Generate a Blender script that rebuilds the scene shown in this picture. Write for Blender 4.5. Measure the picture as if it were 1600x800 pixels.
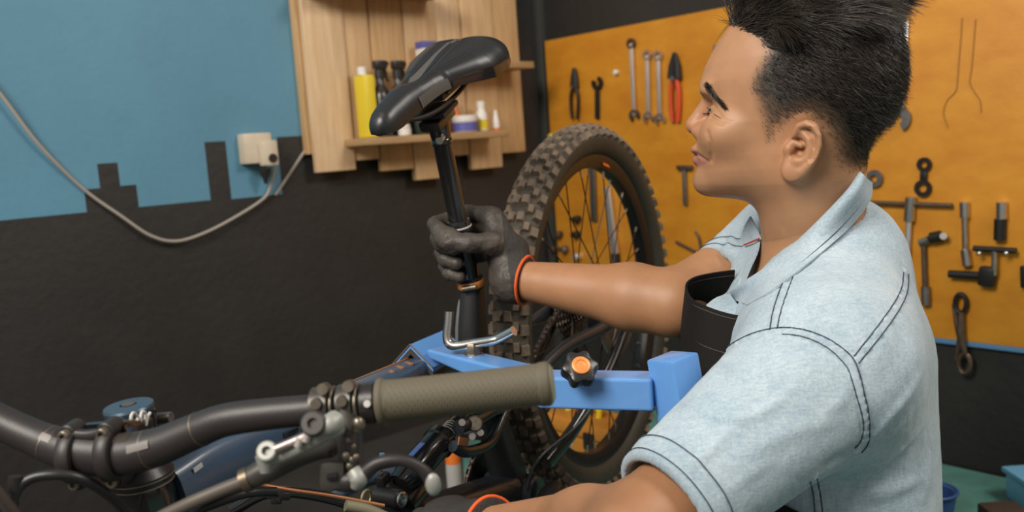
import bpy, bmesh, math, random
import numpy as np
from mathutils import Vector, Matrix
for o in list(bpy.data.objects): bpy.data.objects.remove(o)
SC = bpy.context.scene
COL = SC.collection
random.seed(7); RNG = np.random.default_rng(7)
R_ = math.radians

# ------------------------------------------------------------------ camera
FPX, PITCH, ROLL, CAMZ = 1400.0, R_(7.25), R_(-3.97), 0.84
_cp, _sp, _cr, _sr = math.cos(PITCH), math.sin(PITCH), math.cos(ROLL), math.sin(ROLL)
FWD = np.array([0, _cp, -_sp]); _u0 = np.array([0, _sp, _cp]); _r0 = np.array([1.0, 0, 0])
RGT = _cr * _r0 + _sr * _u0; UPV = -_sr * _r0 + _cr * _u0
CAM = np.array([0, 0, CAMZ])
cd = bpy.data.cameras.new('camera'); cam = bpy.data.objects.new('camera', cd); COL.objects.link(cam)
cam.matrix_world = Matrix([[RGT[i], UPV[i], -FWD[i], CAM[i]] for i in range(3)] + [[0, 0, 0, 1]])
cd.sensor_width = 36; cd.lens = 36 * FPX / 1600; cd.clip_start = 0.02
cd.dof.use_dof = True; cd.dof.focus_distance = 1.02; cd.dof.aperture_fstop = 4.6; cd.dof.aperture_blades = 7
SC.camera = cam
# ------------------------------------------------------------------ world, lights, exposure
SC.view_settings.view_transform = 'Standard'; SC.view_settings.look = 'None'
SC.view_settings.gamma = 1; SC.view_settings.use_curve_mapping = False
SC.view_settings.exposure = 0.38
w = bpy.data.worlds.new('world'); SC.world = w; w.use_nodes = True
w.node_tree.nodes['Background'].inputs[0].default_value = (1.0, 0.93, 0.84, 1)
w.node_tree.nodes['Background'].inputs[1].default_value = 0.23
def area(name, loc, target, sx, sy, power, col):
    l = bpy.data.lights.new(name, 'AREA'); l.shape = 'RECTANGLE'; l.size = sx; l.size_y = sy; l.energy = power; l.color = col
    o = bpy.data.objects.new(name, l); COL.objects.link(o); o.location = loc
    o.rotation_euler = (Vector(target) - Vector(loc)).to_track_quat('-Z', 'Y').to_euler(); return o
area('upper_left_key', (-1.35, -0.55, 2.45), (0.4, 1.5, 0.7), 1.3, 1.1, 80, (1.0, 0.95, 0.87))  # soft key light added at upper left, its source unseen
area('upper_right_fill', (1.75, 0.75, 2.35), (0.45, 1.1, 0.6), 0.9, 0.7, 30, (1.0, 0.94, 0.86))  # fill and rim light added at upper right, no fixture behind it

# ------------------------------------------------------------------ helpers
def at(px, py, d):
    """point at depth D (metres along the lens axis) on the sight line through a photo pixel"""
    return CAM + d * (FWD + (px - 800) / FPX * RGT - (py - 400) / FPX * UPV)
def unit(v): v = np.asarray(v, float); return v / (np.linalg.norm(v) + 1e-12)

def mat(name, col, rough=0.5, metal=0.0, var=0.0, vscale=12.0, col2=None, bump=0.0, bscale=200.0, spec=0.5, stretch=(1, 1, 1), coat=0.0, sss=0.0, trans=0.0, sheen=0.0):
    m = bpy.data.materials.new(name); m.use_nodes = True; nt = m.node_tree; b = nt.nodes['Principled BSDF']
    c = tuple(col) + (1,)
    b.inputs['Base Color'].default_value = c; b.inputs['Roughness'].default_value = rough; b.inputs['Metallic'].default_value = metal
    b.inputs['Specular IOR Level'].default_value = spec
    if coat: b.inputs['Coat Weight'].default_value = coat; b.inputs['Coat Roughness'].default_value = 0.12
    if sss: b.inputs['Subsurface Weight'].default_value = sss; b.inputs['Subsurface Radius'].default_value = (0.010, 0.004, 0.002); b.inputs['Subsurface Scale'].default_value = 0.6
    if trans: b.inputs['Transmission Weight'].default_value = trans
    if sheen: b.inputs['Sheen Weight'].default_value = sheen
    if var or bump or col2:
        tc = nt.nodes.new('ShaderNodeTexCoord'); mp = nt.nodes.new('ShaderNodeMapping'); mp.inputs['Scale'].default_value = stretch
        nt.links.new(tc.outputs['Object'], mp.inputs[0])
    if var or col2:
        n = nt.nodes.new('ShaderNodeTexNoise'); n.inputs['Scale'].default_value = vscale; n.inputs['Detail'].default_value = 6; n.inputs['Roughness'].default_value = 0.6
        nt.links.new(mp.outputs[0], n.inputs['Vector'])
        r = nt.nodes.new('ShaderNodeValToRGB'); r.color_ramp.elements[0].position = 0.32; r.color_ramp.elements[1].position = 0.68
        d = col2 if col2 else tuple(x * (1 - var) for x in col)
        r.color_ramp.elements[0].color = tuple(d) + (1,); r.color_ramp.elements[1].color = c
        nt.links.new(n.outputs['Fac'], r.inputs[0]); nt.links.new(r.outputs[0], b.inputs['Base Color'])
    if bump:
        n2 = nt.nodes.new('ShaderNodeTexNoise'); n2.inputs['Scale'].default_value = bscale; n2.inputs['Detail'].default_value = 4
        nt.links.new(mp.outputs[0], n2.inputs['Vector'])
        bp = nt.nodes.new('ShaderNodeBump'); bp.inputs['Strength'].default_value = bump; bp.inputs['Distance'].default_value = 0.004
        nt.links.new(n2.outputs['Fac'], bp.inputs['Height']); nt.links.new(bp.outputs[0], b.inputs['Normal'])
    return m

class MB:
    """collects world-space (or local) geometry, links it as one mesh"""
    def __init__(s): s.V = []; s.F = []; s.M = []; s.n = 0
    def add(s, V, F, mi=0):
        V = np.asarray(V, float); s.V.append(V); s.F += [tuple(int(i) + s.n for i in f) for f in F]; s.M += [mi] * len(F); s.n += len(V); return s
    def box(s, c, size, R=None, bev=0.0, mi=0):
        bm = bmesh.new(); bmesh.ops.create_cube(bm, size=1)
        for v in bm.verts: v.co = Vector([v.co[i] * size[i] for i in range(3)])
        if bev: bmesh.ops.bevel(bm, geom=bm.edges[:], offset=bev, segments=2, affect='EDGES', profile=0.6)
        V = np.array([v.co[:] for v in bm.verts]); bm.verts.index_update(); F = [[v.index for v in f.verts] for f in bm.faces]; bm.free()
        R = np.eye(3) if R is None else np.asarray(R)   # columns are the box axes
        return s.add(V @ R.T + np.asarray(c, float), F, mi)
    def tube(s, P, r, n=12, cap=True, mi=0, closed=False):
        P = np.asarray(P, float); k = len(P); r = np.full(k, r, float) if np.isscalar(r) else np.asarray(r, float)
        T = np.gradient(P, axis=0)
        if closed: T = np.roll(P, -1, 0) - np.roll(P, 1, 0)
        T /= np.linalg.norm(T, axis=1)[:, None] + 1e-12
        a = unit(np.cross(T[0], [0.3, 0.2, 1.0] if abs(T[0][2]) < 0.9 else [1, 0.2, 0])); V = []
        th = np.linspace(0, 2 * np.pi, n, endpoint=False)
        for i in range(k):
            a = unit(a - T[i] * (a @ T[i])); b = np.cross(T[i], a)
            V.append(P[i] + r[i] * (np.cos(th)[:, None] * a + np.sin(th)[:, None] * b))
        F = []
        kk = k if closed else k - 1
        for i in range(kk):
            j = (i + 1) % k
            for q in range(n): F.append((i * n + q, i * n + (q + 1) % n, j * n + (q + 1) % n, j * n + q))
        if cap and not closed: F.append(tuple(range(n))[::-1]); F.append(tuple((k - 1) * n + q for q in range(n)))
        return s.add(np.concatenate(V), F, mi)
    def cyl(s, a, b, r, r2=None, n=20, mi=0, bev=0.0):
        a = np.asarray(a, float); b = np.asarray(b, float); r2 = r if r2 is None else r2
        if bev:
            d = unit(b - a); return s.tube([a, a + d * 1e-5, a + d * bev, b - d * bev, b - d * 1e-5, b], [r - bev, r - bev, r, r2, r2 - bev, r2 - bev], n, mi=mi)
        return s.tube([a, b], [r, r2], n, mi=mi)
    def lathe(s, o, ax, prof, n=24, mi=0):
        """PROF: (distance along AX, radius)"""
        o = np.asarray(o, float); ax = unit(ax); a = unit(np.cross(ax, [0.31, 0.2, 1.0] if abs(ax[2]) < 0.9 else [1, 0.1, 0])); b = np.cross(ax, a)
        th = np.linspace(0, 2 * np.pi, n, endpoint=False)
        V = np.concatenate([o + ax * t + max(r, 1e-5) * (np.cos(th)[:, None] * a + np.sin(th)[:, None] * b) for t, r in prof]); F = []
        for i in range(len(prof) - 1):
            for q in range(n): F.append((i * n + q, i * n + (q + 1) % n, (i + 1) * n + (q + 1) % n, (i + 1) * n + q))
        F.append(tuple(range(n))[::-1]); F.append(tuple((len(prof) - 1) * n + q for q in range(n)))
        return s.add(V, F, mi)
    def prism(s, poly, M, th, mi=0, z0=0.0):
        """polygon POLY (u,v) extruded TH along the third axis of frame M (origin, 3 rows)"""
        o, A = M; k = len(poly)
        V = [o + p[0] * A[0] + p[1] * A[1] + A[2] * z for z in (z0, z0 + th) for p in poly]
        F = [tuple(range(k))[::-1], tuple(range(k, 2 * k))] + [(i, (i + 1) % k, k + (i + 1) % k, k + i) for i in range(k)]
        return s.add(V, F, mi)
    def torus(s, c, ax, Rr, r, n=48, m=10, mi=0):
        c = np.asarray(c, float); ax = unit(ax); a = unit(np.cross(ax, [0.31, 0.2, 1.0] if abs(ax[2]) < 0.9 else [1, 0.1, 0])); b = np.cross(ax, a)
        th = np.linspace(0, 2 * np.pi, n, endpoint=False)
        return s.tube(c + Rr * (np.cos(th)[:, None] * a + np.sin(th)[:, None] * b), r, m, mi=mi, closed=True)
    def ball(s, c, r, mi=0, sc=None, R=None, n=16):
        u = np.linspace(0, np.pi, n // 2 + 1)[1:-1]; t = np.linspace(0, 2 * np.pi, n, endpoint=False)
        V = [[0, 0, 1.0]] + [[math.sin(a) * math.cos(b), math.sin(a) * math.sin(b), math.cos(a)] for a in u for b in t] + [[0, 0, -1.0]]
        V = np.array(V) * (r if sc is None else np.asarray(sc) * r); F = []; L = len(u)
        for q in range(n): F.append((0, 1 + q, 1 + (q + 1) % n)); F.append((1 + (L - 1) * n + (q + 1) % n, 1 + (L - 1) * n + q, 1 + L * n))
        for i in range(L - 1):
            for q in range(n): F.append((1 + i * n + q, 1 + (i + 1) * n + q, 1 + (i + 1) * n + (q + 1) % n, 1 + i * n + (q + 1) % n))
        if R is not None: V = V @ np.asarray(R).T
        return s.add(V + np.asarray(c, float), F, mi)
    def build(s, name, m, parent=None, smooth=35, **props):
        me = bpy.data.meshes.new(name); V = np.concatenate(s.V)
        if parent is not None: V = V - np.array(ORG.get(parent.name, (0, 0, 0)))
        me.from_pydata(V.tolist(), [], s.F); me.update()
        for x in (m if isinstance(m, (list, tuple)) else [m]): me.materials.append(x)
        if any(s.M): me.polygons.foreach_set('material_index', s.M)
        if smooth: me.polygons.foreach_set('use_smooth', [True] * len(me.polygons)); 
        if smooth and smooth < 180: me.set_sharp_from_angle(angle=R_(smooth))
        o = bpy.data.objects.new(name, me); COL.objects.link(o)
        if parent is not None: o.parent = parent; ORG[o.name] = ORG.get(parent.name, (0, 0, 0))
        for k, v in props.items(): o[k] = v
        return o
ORG = {}
def thing(name, label, cat, loc=(0, 0, 0), group=None):
    o = bpy.data.objects.new(name, None); COL.objects.link(o); o.location = [float(x) for x in loc]; o.empty_display_size = 0.05
    ORG[o.name] = tuple(float(x) for x in loc)
    o['label'] = label; o['category'] = cat
    if group: o['group'] = group
    return o
def tag(o, label, cat, group=None):
    o['label'] = label; o['category'] = cat
    if group: o['group'] = group
    return o
def catmull(P, k=8):
    P = np.asarray(P, float); Q = np.concatenate([[2 * P[0] - P[1]], P, [2 * P[-1] - P[-2]]]); out = []
    for i in range(1, len(Q) - 2):
        for t in np.linspace(0, 1, k, endpoint=False):
            a, b, c, d = Q[i - 1:i + 3]; out.append(0.5 * ((2 * b) + (c - a) * t + (2 * a - 5 * b + 4 * c - d) * t * t + (3 * b - a - 3 * c + d) * t ** 3))
    out.append(P[-1]); return np.array(out)
def lerp_tab(tab, x):
    tab = np.asarray(tab, float); return np.interp(x, tab[:, 0], tab[:, 1])

# ------------------------------------------------------------------ room frame: two walls meeting in the far corner
YAW = R_(49.2)
CORNER = at(847, 100, 3.0); CORNER[2] = 0
LD = np.array([math.sin(YAW), math.cos(YAW), 0]); LN = np.array([math.cos(YAW), -math.sin(YAW), 0])      # left wall: rightwards, outwards
RD = np.array([math.cos(YAW), -math.sin(YAW), 0]); RN = np.array([-math.sin(YAW), -math.cos(YAW), 0])    # right wall
ZU = np.array([0, 0, 1.0])
def on_wall(px, py, D, N, off=0.0):
    d = FWD + (px - 800) / FPX * RGT - (py - 400) / FPX * UPV
    t = ((CORNER + N * off - CAM) @ N) / (d @ N); P = CAM + d * t - CORNER
    return np.array([P @ D, P[2]])
def wl(px, py, off=0.0): return on_wall(px, py, LD, LN, off)
def wr(px, py, off=0.0): return on_wall(px, py, RD, RN, off)
def fL(u, v, off=0.0): return CORNER + LD * u + ZU * v + LN * off
def fR(u, v, off=0.0): return CORNER + RD * u + ZU * v + RN * off
FRL = lambda off=0.0: (CORNER + LN * off, np.array([LD, ZU, LN]))
FRR = lambda off=0.0: (CORNER + RN * off, np.array([RD, ZU, RN]))

# materials of the room
M_blue = mat('sky_blue_wall_paint', (0.098, 0.255, 0.365), 0.55, var=0.15, vscale=3, bump=0.15, bscale=60)
M_black = mat('black_wall_paint', (0.023, 0.021, 0.019), 0.55, var=0.3, vscale=5, bump=0.35, bscale=45)
M_floor = mat('dark_concrete_floor', (0.045, 0.043, 0.040), 0.55, col2=(0.025, 0.024, 0.022), vscale=4, bump=0.2)
M_trim = mat('grey_green_corner_paint', (0.032, 0.032, 0.027), 0.75)
M_ply = mat('orange_stained_plywood', (0.66, 0.285, 0.022), 0.5, col2=(0.54, 0.20, 0.012), vscale=7, stretch=(1, 1, 2.2), bump=0.08, bscale=120)
M_pine = [mat('pine_%s' % n, c, 0.6, col2=c2, vscale=9, stretch=(9, 9, 0.7), bump=0.1, bscale=90) for n, c, c2 in
          (('light', (0.69, 0.465, 0.255), (0.55, 0.34, 0.165)), ('warm', (0.61, 0.385, 0.19), (0.47, 0.275, 0.12)), ('pale', (0.74, 0.53, 0.33), (0.59, 0.385, 0.21)))]
M_shelf = mat('shelf_pine', (0.44, 0.28, 0.14), 0.6, col2=(0.34, 0.20, 0.09), vscale=9, stretch=(1, 1, 6))
WH = 2.6
# left wall with the painted skyline edge
edge_px = [(135, 331), (132, 296.5), (156, 293.5), (152, 256), (184, 254), (187.5, 290.5), (213, 288.5), (217, 324), (329, 314.5), (319.5, 222), (352, 220.5), (362, 310.5), (439.5, 304), (434, 214), (487, 211.5)]
E = [wl(*p) for p in edge_px]
v0 = (E[0][1] + E[7][1]) / 2
E[0][1] = E[7][1] = E[8][1] = v0; E[11][1] = E[12][1] = (E[11][1] + E[12][1]) / 2
for a, b in ((1, 2), (3, 4), (5, 6), (9, 10), (13, 14)): E[a][1] = E[b][1] = (E[a][1] + E[b][1]) / 2
for a, b in ((0, 1), (2, 3), (4, 5), (6, 7), (8, 9), (10, 11), (12, 13)): E[a][0] = E[b][0] = (E[a][0] + E[b][0]) / 2
uL = -4.6; uB = E[14][0] + 0.06
E = [np.array([uL, v0])] + E[:-1] + [np.array([uB, E[14][1]])]
mb = MB()
low = [(uL, 0.0)] + [tuple(e) for e in E] + [(uB, WH), (0, WH), (0, 0.0)]
nE = len(E)
V = [fL(*p) for p in low] + [fL(uL, WH)]
mb.add(V, [tuple(range(len(low)))[::1]], 1)
mb.add(V, [tuple([nE + 1 + 0] + [len(low)] + list(range(1, nE + 1)))[::1]], 0)
wall_l = mb.build('wall_left', [M_blue, M_black], smooth=0, kind='structure')
bm = bmesh.new(); bm.from_mesh(wall_l.data); bmesh.ops.remove_doubles(bm, verts=bm.verts, dist=1e-6); bmesh.ops.triangulate(bm, faces=bm.faces); bm.to_mesh(wall_l.data); bm.free()
MB().add([fR(0, 0), fR(4.6, 0), fR(4.6, WH), fR(0, WH)], [(0, 1, 2, 3)]).build('wall_right', M_black, smooth=0, kind='structure')
a = fL(uL, 0); b = fR(4.6, 0); c = CORNER
MB().add([a, c, b, a + b - c], [(3, 2, 1, 0)]).build('floor', M_floor, smooth=0, kind='structure')
MB().box(CORNER + np.array([0, 0, WH / 2]) + (LN + RN) * 0.012, (0.03, 0.03, WH), np.array([LD, LN, ZU]).T, 0.004).build('trim_1', M_trim, kind='structure')

# ------------------------------------------------------------------ plywood tool board on the right wall
bt0, bt1 = wr(846, 68), wr(1125, 12); bb0, bb1 = wr(1460, 525), wr(1600, 541)
vt = (bt0[1] + bt1[1]) / 2; vb = (bb0[1] + bb1[1]) / 2; ub0 = 0.035; ub1 = 2.6; BT = 0.016
board = thing('tool_board', 'orange stained plywood tool board fixed across the right wall', 'tool board', fR((ub0 + ub1) / 2, vb, 0))
MB().box(fR((ub0 + ub1) / 2, (vb + vt) / 2, BT / 2), (ub1 - ub0, vt - vb, BT), np.array([RD, ZU, RN]).T, 0.002).build('panel', M_ply, board)
MB().box(fR((ub0 + ub1) / 2, vb - 0.006, 0.008), (ub1 - ub0, 0.012, 0.014), np.array([RD, ZU, RN]).T, 0.001).build('edge_strip', mat('blue_edge_paint', (0.10, 0.23, 0.40), 0.5), board, label='thin blue painted strip along the bottom edge')
M_pencil = mat('faded_brown_outline', (0.27, 0.12, 0.015), 0.8)
def on_board(pts, off=BT): return [fR(*wr(x, y, off), off) for x, y in pts]
g = MB()
g.tube(catmull(on_board([(1504, 28), (1502, 60), (1499, 95), (1497, 122), (1494, 142), (1480, 158), (1475, 178), (1482, 200)], BT)), 0.0016, 6)
g.tube(catmull(on_board([(1525, 30), (1522, 70), (1519, 105), (1516, 128), (1522, 142), (1532, 158), (1534, 176)], BT)), 0.0016, 6)
g.build('drawn_outline', M_pencil, board)

# ------------------------------------------------------------------ pine plank panel with shelves on the left wall
PO = 0.028  # back of planks above the wall
seams = [(494, 267), (555, 250), (597, 267), (649, 280), (698, 279), (735, 243), (784, 239), (822, 236)]
bots = [(525, 267.5), (576, 249.5), (622, 265.5), (668, 280), (716, 243), (760, 263), (803, 238)]
PT = 0.02
us = [wl(x, y, PO + PT)[0] for x, y in seams]; vs = [wl(x, y, PO + PT)[1] for x, y in bots]
panel = thing('plank_wall_rack', 'rack of upright pine planks with shelves on the left wall', 'shelf rack', fL((us[0] + us[-1]) / 2, min(vs), 0))
RL = np.array([LD, ZU, LN]).T
vtop = 1.72
vt_ = [1.70, 1.73, 1.69, 1.75, 1.72, 1.70, 1.73]
for i in range(7):
    gap = 0.0015
    MB().box(fL((us[i] + us[i + 1]) / 2, (vs[i] + vt_[i]) / 2, PO + PT / 2 + [0.004, -0.003, 0.001, 0.003, -0.002, 0.003, 0][i]), (us[i + 1] - us[i] - 2 * gap, vt_[i] - vs[i], PT), RL, 0.003).build('plank', M_pine[[2, 0, 1, 0, 2, 0, 1][i]], panel)
b0 = wl(486, 241, PO)
MB().box(fL(b0[0] + 0.012, (b0[1] + 1.7) / 2, PO / 2), (0.04, 1.7 - b0[1], PO), RL, 0.002).build('batten', M_pine[1], panel)
MB().box(fL(us[-1] - 0.03, (1.15 + 1.7) / 2, PO / 2), (0.04, 0.55, PO), RL, 0.002).build('batten', M_pine[1], panel)
SD = 0.11; OFS = PO + PT
def shelf(x0, y0, x1, y1, name='shelf'):
    a = wl(x0, y0, OFS + SD); b = wl(x1, y1, OFS + SD); v = (a[1] + b[1]) / 2
    MB().box(fL((a[0] + b[0]) / 2, v, OFS + SD / 2 + 0.001), (b[0] - a[0], 0.02, SD), RL, 0.003).build(name, M_shelf, panel)
    return v + 0.01, a[0], b[0]
sv, su0, su1 = shelf(571, 222, 796, 207)
sv2, su20, su21 = shelf(672, 107, 834, 95)
shelf(500, -16, 700, -22)

# bottles on the shelves
M_yel = mat('yellow_plastic', (0.72, 0.55, 0.03), 0.4); M_blk = mat('black_plastic', (0.018, 0.017, 0.017), 0.35)
M_wht = mat('white_plastic', (0.72, 0.68, 0.62), 0.4); M_dbrown = mat('dark_bottle_plastic', (0.03, 0.022, 0.02), 0.25)
M_pink = mat('pinkish_label', (0.45, 0.28, 0.22), 0.5); M_vio = mat('violet_blue_label', (0.10, 0.10, 0.33), 0.45); M_red = mat('red_label', (0.42, 0.05, 0.03), 0.5)
M_org = mat('orange_plastic', (0.62, 0.16, 0.04), 0.45); M_dgreen = mat('dark_green_glass', (0.02, 0.03, 0.022), 0.2)
def shelf_u(px, py): return wl(px, py, OFS + SD * 0.5)[0]
def bottle(px, name, label, prof, body, cap, capprof, band=None, trig=False, off=None, v=None, extra=None):
    u = shelf_u(px, 190); base = fL(u, sv if v is None else v, OFS + (SD * 0.5 if off is None else off))
    t = thing(name, label, 'bottle', base, 'bottles and tubs on the plank rack')
    MB().lathe(base, ZU, prof, 20).build('body', body, t)
    MB().lathe(base, ZU, capprof, 16).build('cap', cap, t)
    if band: z0, z1, r, m = band; MB().lathe(base, ZU, [(z0, r - 0.0004), (z0, r), (z1, r), (z1, r - 0.0004)], 20).build('label_band', m, t)
    if trig:
        top = base + ZU * capprof[-1][0]
        h = MB(); h.box(top + LD * 0.004 + ZU * 0.012, (0.040, 0.024, 0.02), np.array([LD, ZU, LN]).T, 0.005); h.cyl(top + LD * 0.022 + ZU * 0.016, top + LD * 0.030 + ZU * 0.015, 0.007, 0.006, 10)
        h.build('spray_head', M_blk, t)
        MB().tube(catmull([top + LD * 0.016 + ZU * 0.004, top + LD * 0.022 - ZU * 0.010, top + LD * 0.022 - ZU * 0.022, top + LD * 0.027 - ZU * 0.034], 4), 0.004, 8).build('trigger', M_blk, t)
    return t
BP = lambda h, r, n=0.35, nr=0.011: [(0, r - 0.003), (0.003, r), (h * 0.66, r), (h * 0.76, r * 0.86), (h * 0.86, nr), (h, nr)]
CP = lambda h, r, ch: [(h - 0.004, r), (h + ch, r), (h + ch + 0.002, r * 0.7)]
t = thing('oil_container', 'tall square yellow container with white cap at the left end of the rack shelf', 'bottle', fL(shelf_u(576, 190), sv, OFS + 0.05), 'bottles and tubs on the plank rack')
MB().box(fL(shelf_u(576, 190), sv + 0.085, OFS + 0.05), (0.036, 0.17, 0.055), RL, 0.008).build('body', M_yel, t)
MB().lathe(fL(shelf_u(574, 190), sv + 0.17, OFS + 0.05), ZU, [(0, 0.013), (0.02, 0.013), (0.022, 0.010)], 16).build('cap', M_wht, t)
bottle(599, 'spray_bottle', 'black trigger spray bottle next to the yellow container', BP(0.165, 0.026), M_dbrown, M_blk, CP(0.165, 0.014, 0.018), None, True)
bottle(627, 'spray_bottle', 'dark trigger spray bottle with a pinkish label, second spray bottle from the left', BP(0.165, 0.026), M_dbrown, M_blk, CP(0.165, 0.014, 0.018), (0.05, 0.115, 0.0264, M_pink), True)
bottle(654, 'oil_bottle', 'dark green bottle with black cap half hidden behind the saddle', BP(0.175, 0.023), M_dgreen, M_blk, CP(0.175, 0.013, 0.028), (0.04, 0.10, 0.0234, M_red), False)
bottle(678, 'degreaser_bottle', 'dark bottle standing behind the saddle nose', BP(0.15, 0.026), M_dbrown, M_blk, CP(0.15, 0.013, 0.02))
bottle(620, 'grease_pot', 'small white pot in front of the spray bottles', [(0, 0.016), (0.002, 0.018), (0.02, 0.018), (0.022, 0.012)], M_wht, M_wht, [(0.022, 0.016), (0.03, 0.016), (0.031, 0.012)], off=0.09)
bottle(726, 'grease_tub', 'wide white tub with violet blue label on the rack shelf', [(0, 0.034), (0.003, 0.037), (0.034, 0.038), (0.036, 0.036)], M_wht, M_wht, [(0.034, 0.040), (0.048, 0.040), (0.05, 0.037)], (0.004, 0.03, 0.0384, M_vio))
bottle(753, 'lube_bottle', 'white bottle with yellow label right of the wide tub', BP(0.075, 0.018, nr=0.012), M_wht, M_wht, CP(0.075, 0.013, 0.014), (0.006, 0.035, 0.0184, M_yel))
bottle(775, 'glue_tube', 'slim white tube at the right end of the rack shelf', [(0, 0.011), (0.002, 0.012), (0.03, 0.011), (0.05, 0.006), (0.062, 0.004)], M_wht, M_org, [(0.0, 0.0125), (0.008, 0.0125), (0.009, 0.01)])
bottle(722, 'orange_bottle', 'orange red bottle standing behind the wide tub', BP(0.085, 0.018), M_org, M_org, CP(0.085, 0.012, 0.012), off=0.02)
u = wl(668, 100, OFS + 0.05)[0]
t = thing('small_carton', 'small white and blue carton on the upper rack shelf behind the saddle', 'box', fL(u, sv2, OFS + 0.05))
MB().box(fL(u, sv2 + 0.02, OFS + 0.05), (0.05, 0.04, 0.04), RL, 0.002).build('body', M_wht, t)
MB().box(fL(u, sv2 + 0.05, OFS + 0.05), (0.0502, 0.02, 0.0402), RL, 0.002).build('lid', M_vio, t)

# socket outlet, plug, cable
M_ivory = mat('ivory_plastic', (0.62, 0.53, 0.40), 0.45, var=0.15, vscale=20); M_cable = mat('grey_cable', (0.33, 0.29, 0.25), 0.55)
a = wl(377, 210, 0.02); b = wl(430, 260, 0.02)
sock = thing('power_socket', 'ivory surface-mounted power socket box on the blue wall', 'socket', fL((a[0] + b[0]) / 2, b[1], 0))
MB().box(fL((a[0] + b[0]) / 2 - 0.008, (a[1] + b[1]) / 2 + 0.006, 0.02), (0.078, 0.078, 0.04), RL, 0.006).build('box', M_ivory, sock)
MB().box(fL((a[0] + b[0]) / 2 + 0.014, (a[1] + b[1]) / 2 - 0.008, 0.045), (0.044, 0.066, 0.03), RL, 0.007).build('cover', M_ivory, sock)
MB().cyl(fL((a[0] + b[0]) / 2 + 0.018, (a[1] + b[1]) / 2 - 0.022, 0.055), fL((a[0] + b[0]) / 2 + 0.018, (a[1] + b[1]) / 2 - 0.022, 0.0625), 0.012, n=16).build('socket_hole', M_blk, sock)
p = wl(413, 262, 0.04)
pl = thing('plug', 'black plug hanging from the bottom of the ivory socket', 'plug', fL(p[0], p[1] - 0.045, 0.04))
MB().lathe(fL(p[0], p[1], 0.04), -ZU, [(0, 0.015), (0.012, 0.014), (0.032, 0.006), (0.042, 0.0045)], 14).build('body', M_blk, pl)
pts = [(-330, -300), (-220, -140), (-110, 0), (-60, 75), (0, 146), (60, 225), (130, 295), (190, 338), (235, 368), (275, 377), (320, 364), (370, 338), (410, 312), (421, 296), (427, 275), (430, 255)]
offs = [0.006, 0.01, 0.015, 0.02, 0.02, 0.015, 0.006, 0.012, 0.016, 0.018, 0.016, 0.012, 0.010, 0.012, 0.016, 0.02]
cp = catmull([fL(*wl(x, y, o), o) for (x, y), o in zip(pts, offs)], 6)
tag(MB().tube(cp, 0.0042, 8).build('cable', M_cable, smooth=180), 'grey cable hanging in a loop along the blue wall to the socket', 'cable')
cp = catmull([fL(*wl(x, y, 0.006), 0.006) for x, y in [(430, 305), (448, 278), (468, 248), (486, 222), (505, 195)]], 6)
tag(MB().tube(cp, 0.0042, 8).build('cable', M_cable, smooth=180), 'short grey cable rising behind the plank rack', 'cable')

# ------------------------------------------------------------------ tools on the board
M_chrome = mat('worn_chrome', (0.72, 0.70, 0.68), 0.28, 1.0, var=0.15, vscale=40); M_dull = mat('dull_steel', (0.30, 0.28, 0.27), 0.42, 0.9, var=0.3, vscale=60)
M_dark = mat('blackened_steel', (0.03, 0.028, 0.027), 0.45, 0.6); M_rust = mat('oily_brown_steel', (0.16, 0.11, 0.08), 0.5, 0.7, var=0.4, vscale=50)
M_redh = mat('red_rubber_grip', (0.60, 0.07, 0.02), 0.35, coat=0.3); M_silv = mat('satin_silver', (0.80, 0.80, 0.82), 0.35, 0.85)
def tool(name, label, cat, px, py, group='tools hung on the plywood board'):
    u, v = wr(px, py, BT); t = thing(name, label, cat, fR(u, v, BT), group); return t
def seg(p, off=0.009): q = wr(p[0], p[1], BT + off); return fR(q[0], q[1], BT + off)
def bar(p, q, wd, th, off=0.009):
    """flat bar along the board between two photo points"""
    a, b = seg(p, off), seg(q, off); ax = unit(b - a); sd = np.cross(RN, ax)
    m = MB(); m.box((a + b) / 2, (np.linalg.norm(b - a), wd, th), np.array([ax, sd, RN]).T, min(wd, th) * 0.3); return m
def ring2(c, r0, r1, th, off=0.009, n=20, gap=None, rot=0.0):
    """flat ring, or open jaw with GAP radians missing"""
    a0, a1 = (0, 2 * np.pi) if gap is None else (gap / 2, 2 * np.pi - gap / 2)
    ts = np.linspace(a0, a1, n + 1) + rot; m = MB(); c = seg(c, off) if len(c) == 2 else c; V = []
    for t in ts:
        d = RD * math.cos(t) + ZU * math.sin(t)
        for r, z in ((r0, -th / 2), (r1, -th / 2), (r1, th / 2), (r0, th / 2)): V.append(c + d * r + RN * z)
    F = []
    for i in range(n):
        for k in range(4): F.append((4 * i + k, 4 * i + (k + 1) % 4, 4 * i + 4 + (k + 1) % 4, 4 * i + 4 + k))
    if gap is not None: F += [(3, 2, 1, 0), (4 * n, 4 * n + 1, 4 * n + 2, 4 * n + 3)]
    return m.add(V, F)
def ang(p, q): a, b = seg(p), seg(q); d = b - a; return math.atan2(d[2], d @ RD)
def spanner(p, q, m_sh, m_hd, label, R=0.0155, name='combination_wrench'):
    t = tool(name, label, 'wrench', (p[0] + q[0]) / 2, q[1])
    bar(p, q, 0.013, 0.007).build('shank', m_sh, t)
    ring2(p, R * 0.55, R, 0.009).build('ring_end', m_hd, t)
    ring2(q, R * 0.62, R * 1.22, 0.008, gap=1.5, rot=ang(p, q) + 0.25, n=14).build('open_end', m_hd, t)
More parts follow.
